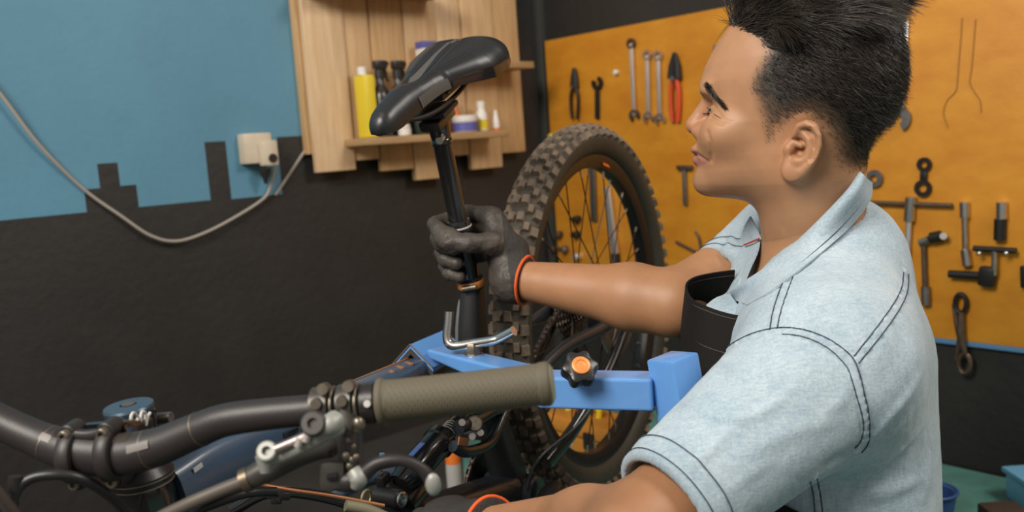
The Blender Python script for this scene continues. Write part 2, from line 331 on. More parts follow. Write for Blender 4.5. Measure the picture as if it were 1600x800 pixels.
# pliers left
def pliers(cx, y0, y1, jaw, handle, label, wd=1.0, open_=0.012):
    t = tool('pliers', label, 'pliers', cx, y1)
    pv = seg((cx, y0 + (y1 - y0) * 0.38)); top = seg((cx, y0)); bot = seg((cx, y1)); ax = unit(top - pv); sd = np.cross(ax, RN)
    pv = pv + RN * 0.006; top = top + RN * 0.006; bot = bot + RN * 0.004
    for s in (-1, 1):
        MB().tube([pv + sd * s * 0.010 * wd, pv + (top - pv) * 0.5 + sd * s * 0.008 * wd, top + sd * s * 0.002], [0.011 * wd, 0.009 * wd, 0.004], 10).build('jaw', jaw, t)
        MB().tube(catmull([pv + sd * s * 0.006, pv + (bot - pv) * 0.25 + sd * s * (open_ + 0.004), pv + (bot - pv) * 0.6 + sd * s * (open_ + 0.005), bot + sd * s * open_], 5), 0.0062 * wd, 10).build('handle', handle, t)
    MB().cyl(pv - RN * 0.004, pv + RN * 0.012, 0.007 * wd, n=14).build('pivot', M_dull, t)
pliers(899, 106, 186, M_dark, M_dark, 'black long-nose pliers, leftmost tool on the board', 0.8, 0.011)
pliers(1056, 82, 190, M_dark, M_redh, 'red-handled cutting pliers with black jaws', 1.15, 0.009)
t = tool('adjustable_wrench', 'small black adjustable wrench above the rear tyre', 'wrench', 934, 186)
bar((933, 140), (933, 186), 0.016, 0.008).build('handle', M_dark, t)
ring2((933, 130), 0.010, 0.021, 0.011, gap=1.4, rot=1.9, n=12).build('jaw', M_dark, t)
spanner((986, 68), (991, 181), M_silv, M_rust, 'silver combination wrench with brown ends, left of the paired wrenches')
spanner((1011, 86), (1013, 184), M_silv, M_chrome, 'silver combination wrench, left one of the matching pair')
spanner((1028, 87), (1031, 187), M_silv, M_chrome, 'silver combination wrench beside the red-handled pliers')
t = tool('tool_hook', 'white headed hook left of the silver wrenches', 'hook', 965, 113)
MB().lathe(fR(*wr(965, 113, BT), BT), RN, [(0, 0.006), (0.008, 0.006), (0.011, 0.009), (0.015, 0.006)], 12).build('peg', M_wht, t)
t = tool('tool_hook', 'yellow headed hook above the rear tyre near the corner', 'hook', 864, 213)
MB().lathe(fR(*wr(864, 213, BT), BT), RN, [(0, 0.006), (0.008, 0.006), (0.011, 0.011), (0.016, 0.008)], 12).build('peg', M_yel, t)
t = tool('t_handle_key', 'small grey T-handled key left of the mouth', 'wrench', 1070, 320)
bar((1069, 264), (1071, 321), 0.012, 0.010).build('shaft', M_dull, t); bar((1058, 262), (1082, 262), 0.014, 0.012).build('handle', M_rust, t)
t = tool('screwdriver', 'dark screwdriver tip showing left of the forehead', 'screwdriver', 1117, 120)
bar((1117, 70), (1119, 120), 0.009, 0.009).build('shaft', M_dull, t); bar((1119, 115), (1121, 180), 0.022, 0.016).build('handle', M_dark, t)
t = tool('open_wrench', 'large steel open wrench behind the back of the head', 'wrench', 1410, 200)
bar((1411, 34), (1405, 168), 0.026, 0.008).build('shank', M_silv, t)
ring2((1404, 186), 0.011, 0.029, 0.010, gap=1.5, rot=-1.95, n=14).build('jaw', M_dull, t)
t = tool('lock_ring', 'round steel lockring right of the shirt collar', 'ring', 1366, 279)
ring2((1366, 279), 0.009, 0.021, 0.008, n=24).build('ring', M_dull, t)
t = tool('ring_spanner', 'black double-ring spanner right of the steel lockring', 'wrench', 1443, 305)
ring2((1444, 257), 0.008, 0.0165, 0.008).build('ring_end', M_dark, t); ring2((1442, 294), 0.010, 0.0195, 0.008).build('ring_end', M_dark, t); bar((1443.5, 268), (1442.8, 282), 0.016, 0.008).build('shank', M_dark, t)
t = tool('t_bar_wrench', 'long T-bar wrench with chrome head behind the shoulder', 'wrench', 1418, 470)
MB().tube([seg((1338, 316), 0.014), seg((1488, 321), 0.014)], 0.0055, 12).build('sliding_bar', M_rust, t)
MB().tube([seg((1423, 308), 0.014), seg((1420, 345), 0.014)], 0.0125, 16).build('head', M_chrome, t)
MB().tube([seg((1420, 345), 0.014), seg((1414, 470), 0.014)], 0.0068, 12).build('shaft', M_silv, t)
t = tool('flex_head_wrench', 'flex-head wrench with dark round head right of the T-bar shaft', 'wrench', 1446, 475)
MB().tube([seg((1443, 380), 0.012), seg((1446, 470), 0.012)], 0.0062, 12).build('shaft', M_rust, t)
MB().tube([seg((1437, 380), 0.016), seg((1452, 374), 0.016)], 0.009, 12).build('knuckle', M_dull, t); MB().tube([seg((1455, 372), 0.016), seg((1470, 369), 0.016)], 0.0135, 16).build('ratchet_head', M_dark, t)
MB().cyl(seg((1474, 369), 0.016), seg((1474, 369), 0.03), 0.008, n=12).build('drive', M_chrome, t); MB().tube([seg((1446, 448), 0.012), seg((1447, 476), 0.012)], 0.0105, 12).build('socket', M_dull, t)
t = tool('double_socket_wrench', 'chrome double-ended socket wrench hanging right of the T-bar', 'wrench', 1509, 415)
MB().tube([seg((1507, 316), 0.012), seg((1507, 340), 0.012)], 0.0105, 14).build('socket', M_chrome, t); MB().tube([seg((1507, 340), 0.012), seg((1508, 390), 0.012)], 0.0065, 12).build('shaft', M_chrome, t); MB().tube([seg((1508, 390), 0.012), seg((1511, 415), 0.012)], 0.0105, 14).build('socket', M_chrome, t)
t = tool('socket_adapter', 'short socket with chrome top at the upper right of the board', 'socket', 1563, 375)
MB().tube([seg((1565, 316), 0.013), seg((1565, 342), 0.013)], 0.0115, 14).build('top', M_chrome, t); MB().tube([seg((1563, 342), 0.013), seg((1562, 375), 0.013)], 0.0125, 14).build('lower_socket', M_dark, t)
t = tool('chain_tool', 'black T-shaped chain rivet tool above the scissors', 'chain tool', 1550, 440)
MB().tube([seg((1521, 388), 0.02), seg((1588, 392), 0.02)], 0.0068, 12).build('handle', M_dark, t); MB().tube([seg((1554, 390), 0.02), seg((1553, 430), 0.02)], 0.0062, 12).build('screw', M_chrome, t)
MB().tube([seg((1483, 428), 0.016), seg((1535, 431), 0.016)], 0.0092, 12).build('grip', M_dark, t); m = bar((1530, 430), (1556, 434), 0.045, 0.024, 0.016); m.build('body', M_dark, t)
for x in (1530, 1572): MB().ball(seg((x, 396), 0.028), 0.005).build('screw_head', M_chrome, t)
t = tool('spoke_scissors', 'oily two-looped cutter hanging over the bottom edge of the board', 'scissors', 1502, 582)
for c, s in (((1501, 474), 1), ((1507, 568), 1.02)):
    pts = [(c[0] + 9 * math.cos(k) * s, c[1] + 14.5 * math.sin(k) * s) for k in np.linspace(0, 2 * np.pi, 22, endpoint=False)]
    MB().tube([seg(p, 0.012) for p in pts], 0.0055, 8, closed=True).build('loop', M_dark if c[1] < 500 else M_rust, t)
MB().tube([seg(p, 0.012) for p in ((1489, 476), (1496, 505), (1501, 530), (1493, 562))], [0.003, 0.008, 0.008, 0.004], 10).build('blade', M_rust, t)
MB().tube([seg(p, 0.018) for p in ((1502, 488), (1501, 515), (1503, 535), (1508, 553))], [0.006, 0.009, 0.008, 0.006], 10).build('blade', M_rust, t)
t = tool('cable_tool', 'dark tool cut by the right edge of the picture', 'tool', 1602, 440)
bar((1602, 415), (1603, 450), 0.02, 0.014).build('body', M_dark, t)
t = tool('pedal_lever', 'bright white steel lever tool seen between the spokes', 'wrench', 957, 412)
bar((948, 292), (962, 400), 0.024, 0.012, 0.012).build('handle', M_silv, t); MB().tube([seg((961, 396), 0.014), seg((963, 418), 0.014)], 0.014, 14).build('head', M_dark, t)
t = tool('tyre_bar', 'flat grey bar tool seen between the spokes', 'tool', 928, 346)
bar((925, 250), (928, 346), 0.024, 0.008).build('bar', M_dull, t)
for i, (x, y, m) in enumerate([(905, 342, M_dark), (877, 366, M_rust), (904, 366, M_dark), (870, 388, M_rust), (886, 389, M_dull), (906, 400, M_silv)]):
    t = tool('socket', ['dark socket on the board at the top of the small cluster behind the spokes', 'brown socket behind the spokes beside the tyre', 'dark socket under the topmost one behind the spokes', 'lower brown socket behind the spokes by the tyre', 'dull steel socket in the bottom row behind the spokes', 'silver socket just above the forearm behind the spokes'][i], 'socket', x, y, 'sockets behind the spokes')
    MB().lathe(seg((x, y), 0.0), RN, [(0, 0.012), (0.02, 0.012), (0.024, 0.009), (0.03, 0.009)], 14).build('body', m, t)
t = tool('hex_key', 'small brown hex key above the raised forearm', 'key', 1075, 395)
MB().tube(catmull([seg((1056, 378), 0.008), seg((1060, 380), 0.008), seg((1095, 398), 0.008)], 4), 0.0045, 8).build('key', M_rust, t)
t = tool('hex_key', 'longer brown hex key close to the far sleeve', 'key', 1095, 385)
MB().tube(catmull([seg((1086, 362), 0.008), seg((1092, 372), 0.008), seg((1096, 396), 0.008)], 4), 0.004, 8).build('key', M_rust, t)

# things on the floor at the lower right
M_bluebox = mat('pale_blue_plastic', (0.16, 0.42, 0.62), 0.4); M_navy = mat('blue_plastic', (0.04, 0.10, 0.28), 0.45); M_bark = mat('brown_leather', (0.05, 0.035, 0.025), 0.6)
def floor_pt(px, py):
    d = FWD + (px - 800) / FPX * RGT - (py - 400) / FPX * UPV; return CAM + d * (CAMZ / -d[2])
p = floor_pt(1672, 806)
t = thing('storage_box', 'pale blue plastic storage box on the floor at the lower right corner', 'box', p)
MB().box(p + ZU * 0.035, (0.16, 0.2, 0.058), None, 0.01).build('body', M_bluebox, t); MB().box(p + ZU * 0.068, (0.17, 0.21, 0.012), None, 0.004).build('lid', M_bluebox, t)
p = floor_pt(1572, 848)
t = thing('tool_pouch', 'dark brown pouch on the floor left of the pale blue box', 'bag', p)
MB().box(p + ZU * 0.035, (0.07, 0.10, 0.056), None, 0.015).build('body', M_bark, t); MB().box(p + ZU * 0.060, (0.075, 0.08, 0.02), None, 0.008).build('flap', M_bark, t)
p = floor_pt(1455, 806)
t = thing('bucket', 'blue plastic bucket on the floor behind the seated person', 'bucket', p)
MB().lathe(p, ZU, [(0.007, 0.035), (0.007, 0.042), (0.055, 0.050), (0.057, 0.050), (0.054, 0.045), (0.013, 0.036)], 24).build('body', M_navy, t)
MB().torus(p + ZU * 0.057, ZU, 0.051, 0.003).build('rim', M_navy, t)
p0 = floor_pt(712, 905); 
# ------------------------------------------------------------------ teal mat, post on the floor
M_teal = mat('teal_floor_mat', (0.10, 0.27, 0.23), 0.6, col2=(0.05, 0.13, 0.115), vscale=6, bump=0.15)
mq = [floor_pt(676, 634) * 1.0, None, None, None]
q0 = CORNER + (floor_pt(676, 640) - CORNER) * 0.985; a = RD; bdir = -LD
# mat laid along the right wall, its left edge running out from the left wall
e0 = CORNER - LD * 0.62 + RD * 0.02; 
ml = floor_pt(684, 636); ml2 = floor_pt(735, 960)
poly = [CORNER - LD * ((CORNER - ml) @ LD) + LN * 0.012, ml2, floor_pt(900, 1300), CORNER - LD * 2.3 + RD * 3.2, CORNER - LD * 0.012 + RD * 3.2, CORNER - LD * 0.012 + RD * 0.01]
n = len(poly)
o = MB().add([p for p in poly] + [p + ZU * 0.006 for p in poly], [tuple(range(n)), tuple(range(2 * n - 1, n - 1, -1))] + [(i, i + n, (i + 1) % n + n, (i + 1) % n) for i in range(n)]).build('floor_mat', M_teal, smooth=0)
bm = bmesh.new(); bm.from_mesh(o.data); bmesh.ops.recalc_face_normals(bm, faces=bm.faces); bm.to_mesh(o.data); bm.free()
tag(o, 'worn teal mat covering the floor along the orange tool board wall', 'mat')
p = at(709, 735, 2.0); p[2] = 0.006
t = thing('marker_bottle', 'slim white bottle with orange top on the floor behind the rear shock', 'bottle', p)
hh = at(709, 726, 2.0)[2]
MB().lathe(p, ZU, [(0, 0.016), (0.003, 0.0175), (hh - 0.01, 0.0175), (hh, 0.0165)], 20).build('body', mat('greyish_white', (0.42, 0.40, 0.38), 0.5), t)
MB().lathe(p, ZU, [(hh, 0.017), (hh + 0.035, 0.016), (hh + 0.052, 0.010), (hh + 0.055, 0.004)], 20).build('cap', mat('bright_orange', (0.75, 0.17, 0.02), 0.45), t)

p = at(915, 700, 2.12); p[2] = 0.007
cs = thing('tool_case', 'orange plastic tool case with yellow handle on the teal mat behind the rear wheel', 'case', p)
CR_ = np.array([RD, RN, ZU]).T
M_case = mat('orange_case_plastic', (0.55, 0.22, 0.03), 0.5, var=0.25, vscale=10)
MB().box(p + ZU * 0.075, (0.26, 0.11, 0.15), CR_, 0.012).build('body', M_case, cs); MB().box(p + ZU * 0.170, (0.26, 0.11, 0.036), CR_, 0.010).build('lid', M_case, cs)
for s in (-0.07, 0.07): MB().box(p + RD * s + RN * 0.058 + ZU * 0.150, (0.03, 0.010, 0.04), CR_, 0.003).build('latch', M_blk, cs)
MB().tube(catmull([p + RD * -0.05 + ZU * 0.186, p + RD * -0.045 + ZU * 0.212, p + RD * 0.045 + ZU * 0.212, p + RD * 0.05 + ZU * 0.186], 5), 0.008, 10).build('handle', M_yel, cs)

# ------------------------------------------------------------------ bicycle frame of reference: x forward, y left, z up, origin at the bottom bracket
KS = 0.955
BO = np.array([-0.02547, 1.43876, -0.57756]) * KS + CAM
byaw, bpit = R_(29.41), R_(28.80)
_F = np.array([-math.sin(byaw), -math.cos(byaw), 0]); BY = np.cross(ZU, _F)
BX = _F * math.cos(bpit) - ZU * math.sin(bpit); BZ = _F * math.sin(bpit) + ZU * math.cos(bpit)
BA = np.stack([BX, BY, BZ])
def B(x, y, z): return BO + x * BX + y * BY + z * BZ
def bp(px, py, y=0.0):
    """point of the bicycle's lengthwise plane (offset Y to its left) seen at a photo pixel"""
    d = FWD + (px - 800) / FPX * RGT - (py - 400) / FPX * UPV
    t = ((BO + BY * y - CAM) @ BY) / (d @ BY); return CAM + d * t
def loc(P): q = np.asarray(P) - BO; return np.array([q @ BX, q @ BY, q @ BZ])
STA = R_(74); ST = lambda t, y=0.0: B(-math.cos(STA) * t, y, math.sin(STA) * t); SAX = unit(ST(1) - ST(0))

M_frame = mat('dark_blue_black_paint', (0.022, 0.026, 0.034), 0.32, coat=0.35, var=0.2, vscale=8)
M_framel = mat('blue_lit_paint', (0.045, 0.075, 0.12), 0.34, coat=0.3)  # dark frame paint with the bluish light on the top tube mixed into its colour
M_alu = mat('black_anodised', (0.028, 0.025, 0.025), 0.38, 0.35, bump=0.05, bscale=300)
M_gloss = mat('gloss_black', (0.012, 0.012, 0.013), 0.16, coat=0.5); M_bar = mat('matt_black_bar', (0.030, 0.025, 0.024), 0.46, 0.2, bump=0.04, bscale=400)
M_tyre = mat('muddy_tyre_rubber', (0.105, 0.086, 0.063), 0.8, col2=(0.055, 0.048, 0.037), vscale=14, bump=0.25, bscale=120)
M_knob = mat('dusty_tread_rubber', (0.23, 0.168, 0.115), 0.85, col2=(0.11, 0.082, 0.060), vscale=18, bump=0.3, bscale=150)
M_rim = mat('black_rim', (0.016, 0.015, 0.015), 0.35, 0.2); M_spoke = mat('black_spoke', (0.05, 0.035, 0.022), 0.4, 0.6); M_brass = mat('brass_nipple', (0.55, 0.47, 0.36), 0.35, 0.9)
M_copper = mat('copper_decal', (0.42, 0.17, 0.07), 0.4, 0.3); M_orange = mat('orange_anodised', (0.72, 0.26, 0.07), 0.4, 0.2); M_oring = mat('orange_o_ring', (0.80, 0.13, 0.02), 0.5)
M_steel = mat('polished_steel', (0.62, 0.60, 0.57), 0.25, 1.0); M_bolt = mat('dirty_bolt', (0.27, 0.23, 0.18), 0.4, 0.8, var=0.4, vscale=80)
M_chain = mat('oily_chain', (0.26, 0.19, 0.16), 0.35, 0.85, var=0.4, vscale=90); M_wprint = mat('white_print', (0.50, 0.48, 0.45), 0.5)
M_hose = mat('black_hose', (0.014, 0.013, 0.013), 0.4)

bike = thing('mountain_bike', 'black full-suspension mountain bike with its front wheel off, held by the blue stand', 'bicycle', (BO[0], BO[1], BO[2]))
# frame tubes ----------------------------------------------------------------
HT = loc(bp(205, 720)); HT[1] = 0
HAX = unit(B(-math.cos(R_(65)), 0, math.sin(R_(65))) - BO)     # steering axis, upwards
hb = bp(228, 778); ht = hb + HAX * 0.024; hb2 = hb - HAX * 0.096
m = MB(); m.lathe(hb2, HAX, [(0, 0.024), (0.004, 0.028), (0.03, 0.027), (0.085, 0.026), (0.105, 0.0265), (0.112, 0.0255)], 32); m.build('head_tube', M_gloss, bike)
m = MB(); m.lathe(hb2 + HAX * 0.112, HAX, [(0, 0.0265), (0.004, 0.0285), (0.009, 0.0285), (0.018, 0.022), (0.022, 0.020)], 32); m.build('headset_cover', M_alu, bike)
m = MB(); m.torus(hb2 + HAX * 0.1125, HAX, 0.0275, 0.0009, 48, 6); m.torus(hb2 + HAX * 0.1185, HAX, 0.0287, 0.0007, 48, 6); m.build('headset_seal', M_bolt, bike)
tt = catmull([bp(262, 768), bp(330, 722), bp(430, 678), bp(540, 632), bp(640, 588), bp(738, 548)], 6)
k = len(tt)
g = MB(); T0 = unit(tt[-1] - tt[0]); 
def rtube(m, P, ws, hs, n=20, p=3.0, side=None, mi=0):
    """rounded box tube: half widths WS sideways, HS upwards"""
    P = np.asarray(P); T = np.gradient(P, axis=0); V = []; th = np.linspace(0, 2 * np.pi, n, endpoint=False)
    c, s = np.cos(th), np.sin(th); X = np.sign(c) * np.abs(c) ** (2 / p); Y = np.sign(s) * np.abs(s) ** (2 / p)
    side = BY if side is None else side
    for i in range(len(P)):
        t = unit(T[i]); u = unit(np.cross(t, side)); b = unit(np.cross(u, t))
        V.append(P[i] + X[:, None] * b * ws[i] + Y[:, None] * u * hs[i])
    F = []
    for i in range(len(P) - 1):
        for q in range(n): F.append((i * n + q, i * n + (q + 1) % n, (i + 1) * n + (q + 1) % n, (i + 1) * n + q))
    F.append(tuple(range(n))[::-1]); F.append(tuple((len(P) - 1) * n + q for q in range(n)))
    return m.add(np.concatenate(V), F, mi)
rtube(g, tt, np.interp(np.linspace(0, 1, k), [0, .3, 1], [0.024, 0.023, 0.018]), np.interp(np.linspace(0, 1, k), [0, .3, 1], [0.029, 0.026, 0.018]), p=3.2)
tto = g.build('top_tube', M_framel, bike)
# copper chevron decal and vent slots of the top tube, laid on its left flank
def on_tt(s, side=1, up=0.6):
    i = s * (k - 1); a = int(min(i, k - 2)); f = i - a; P = tt[a] * (1 - f) + tt[a + 1] * f; t = unit(tt[a + 1] - tt[a]); u = unit(np.cross(t, BY)); u = u if u[2] > 0 else -u
    return P, t, u
for s, c in ((0.73, M_copper), (0.76, M_copper), (0.79, M_copper)):
    P, t, u = on_tt(s); w_, h_ = 0.0195, 0.020
    MB().box(P + BY * 0.006 + u * (h_ - 0.0005), (0.006, 0.016, 0.0024), np.array([unit(t + BY * 0.5), unit(BY - t * 0.5), u]).T, 0.0005).build('copper_chevron', M_copper, tto)
P, t, u = on_tt(0.735); MB().box(P - BY * 0.012 + u * 0.0185, (0.16, 0.0024, 0.004), np.array([t, BY, u]).T, 0.0005).build('copper_line', M_copper, tto)
for s in (0.40, 0.45, 0.50):
    P, t, u = on_tt(s); MB().box(P + BY * 0.0225 + u * 0.004, (0.022, 0.004, 0.006), np.array([t, BY, u]).T, 0.001).build('vent_slot', M_gloss, tto)
for i in range(3):
    P, t, u = on_tt(0.07 + 0.014 * i); MB().box(P + BY * 0.0243 + u * 0.016, (0.0035, 0.0012, 0.0045), np.array([t, BY, u]).T).build('small_print', M_wprint, tto)
dt = catmull([hb2 + HAX * 0.02, hb2 * 0.6 + (BO + BZ * 0.03) * 0.4 + BX * 0.01 - BZ * 0.01, BO + BX * 0.02 + BZ * 0.02], 8)
g = MB(); rtube(g, dt, np.linspace(0.024, 0.032, len(dt)), np.linspace(0.028, 0.028, len(dt)), p=3.0); dto = g.build('down_tube', M_frame, bike)
g = MB(); rtube(g, [ST(0.0), ST(0.13) + BX * 0.012 - BY * 0.004, ST(0.255) + BX * 0.026 - BY * 0.006, ST(0.30) + BX * 0.014 - BY * 0.004, ST(0.352)], [0.028, 0.022, 0.0205, 0.0195, 0.0165], [0.030, 0.026, 0.027, 0.0225, 0.0165], p=2.4); sto = g.build('seat_tube', mat('satin_black_seat_tube', (0.020, 0.020, 0.021), 0.4, coat=0.15), bike)
g = MB(); g.tube(catmull([ST(0.342) + BX * 0.013 - BY * 0.011, ST(0.332) + BX * 0.018 - BY * 0.014, ST(0.31) + BX * 0.026 - BY * 0.018, ST(0.27) + BX * 0.036 - BY * 0.022], 5), [0.003] + [0.0055] * 10 + [0.006] * 5, 10); g.build('seat_tube_rib', mat('bare_aluminium', (0.45, 0.43, 0.43), 0.4, 0.8), sto)
MB().cyl(BO - BY * 0.045, BO + BY * 0.045, 0.029, n=28, bev=0.003).build('bottom_bracket_shell', M_frame, bike)
# seat clamp and dropper post
cl = thing  # (the post and saddle move with the bicycle)
cb = ST(0.350)
m = MB(); m.lathe(cb, SAX, [(0, 0.0175), (0.001, 0.0195), (0.017, 0.0195), (0.018, 0.0175)], 28); cla = m.build('seat_clamp', M_alu, bike)
d_ = unit(CAM - cb); d_ = unit(d_ - SAX * (d_ @ SAX)); s_ = np.cross(SAX, d_)
MB().lathe(cb + SAX * 0.004, SAX, [(0, 0.0197), (0.001, 0.0203), (0.0095, 0.0203), (0.0105, 0.0197)], 28).build('clamp_band', M_orange, cla, label='orange band of the seat clamp')
MB().cyl(cb + SAX * 0.009 + d_ * 0.020 - s_ * 0.014, cb + SAX * 0.009 + d_ * 0.022 + s_ * 0.006, 0.0045, n=12).build('clamp_bolt', M_bolt, cla)
S_TOP = 0.6007
m = MB(); m.lathe(ST(0.365), SAX, [(0, 0.0152), (0.075, 0.0152), (0.076, 0.0175), (0.090, 0.0175), (0.092, 0.0165)], 28); post = m.build('seatpost', M_gloss, bike)
MB().lathe(ST(0.4455), SAX, [(0, 0.0176), (0.0005, 0.0181), (0.0022, 0.0181), (0.0027, 0.0176)], 28).build('post_ring', M_wprint, post, label='thin pale ring around the post collar')
m = MB(); m.lathe(ST(0.456), SAX, [(0, 0.0135), (0.112, 0.0135), (0.114, 0.0150), (0.119, 0.0150), (0.121, 0.0138)], 28); m.build('post_stanchion', M_gloss, bike)
m = MB(); m.lathe(ST(0.575), SAX, [(0, 0.0138), (0.012, 0.0150), (0.022, 0.0170), (0.028, 0.016)], 24)
m.box(ST(0.605), (0.050, 0.034, 0.014), np.array([unit(BX), BY, unit(np.cross(BX, BY))]).T, 0.004); phd = m.build('post_head', M_gloss, bike)
MB().cyl(ST(0.586) + BX * 0.014 + BY * 0.010, ST(0.586) + BX * 0.025 + BY * 0.012, 0.0055, n=12).build('clamp_nut', M_steel, phd)
MB().box(ST(0.617), (0.044, 0.052, 0.007), np.array([unit(BX), BY, BZ]).T, 0.002).build('rail_clamp', M_alu, phd)

# saddle -----------------------------------------------------------------------
SDO = ST(0.638); sang = R_(-3.5); KSD = 1.035        # nose slightly up against the frame
SX = BX * math.cos(sang) - BZ * math.sin(sang); SZ = BX * math.sin(sang) + BZ * math.cos(sang); SY = BY
def S(x, y, z): return SDO + (SX * x + SY * y + SZ * z) * KSD
M_sad = mat('black_saddle_cover', (0.014, 0.0145, 0.0165), 0.36, bump=0.05, bscale=900); M_sadg = mat('gloss_saddle_edge', (0.015, 0.015, 0.016), 0.14, coat=0.6); M_sadi = mat('grey_saddle_inlay', (0.075, 0.072, 0.070), 0.5)
M_sadp = mat('grey_scuff_guard', (0.075, 0.070, 0.060), 0.55)
WT = [(0, 0.004), (0.004, 0.022), (0.012, 0.034), (0.03, 0.047), (0.055, 0.056), (0.09, 0.0635), (0.14, 0.069), (0.19, 0.0710), (0.25, 0.070), (0.32, 0.062), (0.40, 0.050), (0.48, 0.038), (0.56, 0.030), (0.66, 0.0255), (0.80, 0.022), (0.90, 0.0195), (0.94, 0.0178), (0.97, 0.0145), (0.988, 0.0095), (1.0, 0.003)]
ZT = [(0, 0.018), (0.01, 0.026), (0.03, 0.033), (0.06, 0.038), (0.15, 0.045), (0.3, 0.044), (0.5, 0.040), (0.75, 0.040), (0.88, 0.0365), (0.93, 0.0335), (0.965, 0.0285), (0.987, 0.0225), (1.0, 0.0150)]
ZB = [(0, 0.022), (0.06, 0.012), (0.2, 0.004), (0.35, 0.008), (0.5, 0.012), (0.7, 0.010), (0.88, 0.006), (0.94, 0.0065), (0.975, 0.009), (1.0, 0.0125)]
ns, nu = 110, 65
V = []; mats_ = []
def sad_pt(s, ph):
    W = float(np.interp(s, *np.array(WT).T)); zt = float(np.interp(s, *np.array(ZT).T)); zb = float(np.interp(s, *np.array(ZB).T))
    c, q = math.cos(ph), math.sin(ph); e = 0.78 if s > 0.5 else 0.62
    y = W * np.sign(c) * abs(c) ** e; h = zt - zb
    z = zb + h * max(q, 0) ** (0.55 if s < 0.5 else 0.75)
    z -= 0.012 * (abs(y) / 0.07) ** 2.2                                  # wings droop
    env = np.clip((s - 0.02) / 0.10, 0, 1) * np.clip((0.70 - s) / 0.12, 0, 1)
    z -= 0.009 * env * math.exp(-(y / 0.010) ** 2)
    x = -0.125 + 0.262 * s + 0.012 * (1 - abs(c) ** 2) * 0 + (0.018 * (abs(y) / 0.07) ** 2 * -1 if s < 0.25 else 0)
    if s < 0.06: x += 0.010 * math.exp(-(y / 0.014) ** 2)                  # notch in the tail
    return x, y, z
for i in range(ns + 1):
    for j in range(nu + 1):
        V.append(S(*sad_pt(i / ns, math.pi * j / nu)))
F = []; MI = []
for i in range(ns):
    for j in range(nu):
        F.append((i * (nu + 1) + j, i * (nu + 1) + j + 1, (i + 1) * (nu + 1) + j + 1, (i + 1) * (nu + 1) + j))
        s = (i + .5) / ns; ph = (j + .5) / nu; y = abs(sad_pt(s, math.pi * ph)[1])
        edge = min(ph, 1 - ph)
        MI.append(2 if (edge < 0.06 and s < 0.6) else 0)
b0 = len(V); 
for i in range(ns + 1): V.append(S(*(np.array(sad_pt(i / ns, math.pi / 2)) * [1, 0, 0] + [0, 0, float(np.interp(i / ns, *np.array(ZB).T)) - 0.003])))
for i in range(ns):
    for j in (0, nu):
        F.append((i * (nu + 1) + j, (i + 1) * (nu + 1) + j, b0 + i + 1, b0 + i)); MI.append(2)
for i in (0, ns):
    for j in range(nu): F.append((i * (nu + 1) + j, i * (nu + 1) + j + 1, b0 + i)); MI.append(0)
m = MB(); m.add(V, F); m.M = MI
sad = m.build('saddle', [M_sad, M_sadi, M_sadg], bike, smooth=50)
bm = bmesh.new(); bm.from_mesh(sad.data); bmesh.ops.remove_doubles(bm, verts=bm.verts, dist=1e-5); bmesh.ops.recalc_face_normals(bm, faces=bm.faces); bm.to_mesh(sad.data); bm.free()
V = []; F = []; n = 40
def sad_y(s, y):
    W = float(np.interp(s, *np.array(WT).T)); e = 0.78 if s > 0.5 else 0.62
    return sad_pt(s, math.acos(np.sign(y) * min(abs(y) / W, 1) ** (1 / e)))
for i in range(n + 1):
    s = 0.045 + 0.60 * i / n; hw = 0.0085 * min(1, (n - i) / 5 + 0.05)
    for y in np.linspace(-hw, hw, 7): x_, y_, z_ = sad_y(s, y); V.append(S(x_, y_, z_ + 0.0008))
for i in range(n):
    for j in range(6): F.append((7 * i + j, 7 * i + j + 1, 7 * i + j + 8, 7 * i + j + 7))
MB().add(V, F).build('channel_inlay', M_sadi, sad, smooth=180, label='grey inlay in the saddle channel')
# grey guard along the near lower flank
V = []; F = []; n = 14
for i in range(n + 1):
    s = 0.50 + 0.22 * i / n
    for j, ph in enumerate((-0.005, 0.055, 0.125)):
        x, y, z = sad_pt(s, math.pi * ph); V.append(S(x, y + 0.0012, z + 0.0006))
for i in range(n):
    for j in range(2): F.append((3 * i + j, 3 * i + j + 1, 3 * i + j + 4, 3 * i + j + 3))
MB().add(V, F).build('scuff_guard', M_sadp, sad, label='flat grey guard on the side of the saddle')
g = MB()
for r in range(3):
    for i in range(26 - 3 * r):
        s = 0.30 + 0.0135 * i + 0.004 * r; x, y, z = sad_pt(s, math.pi * (0.24 + 0.045 * r)); g.ball(S(x, y, z), 0.0009, n=6)
g.build('perforation_dots', M_gloss, sad, kind='stuff')
for sg in (1, -1):
    MB().tube(catmull([S(0.095, sg * 0.012, 0.008), S(0.06, sg * 0.018, -0.004), S(0.02, sg * 0.022, -0.010), S(-0.035, sg * 0.022, -0.010), S(-0.07, sg * 0.026, 0.0), S(-0.098, sg * 0.032, 0.018)], 6), 0.0035, 12).build('rail', M_alu, sad)
MB().box(S(-0.03, 0, 0.001), (0.09, 0.05, 0.012), np.array([SX, SY, SZ]).T, 0.004).build('saddle_base', M_alu, sad)
for sg in (1, -1): MB().ball(S(0.0, sg * 0.026, 0.002), 0.003, n=8).build('base_screw', M_bolt, sad)

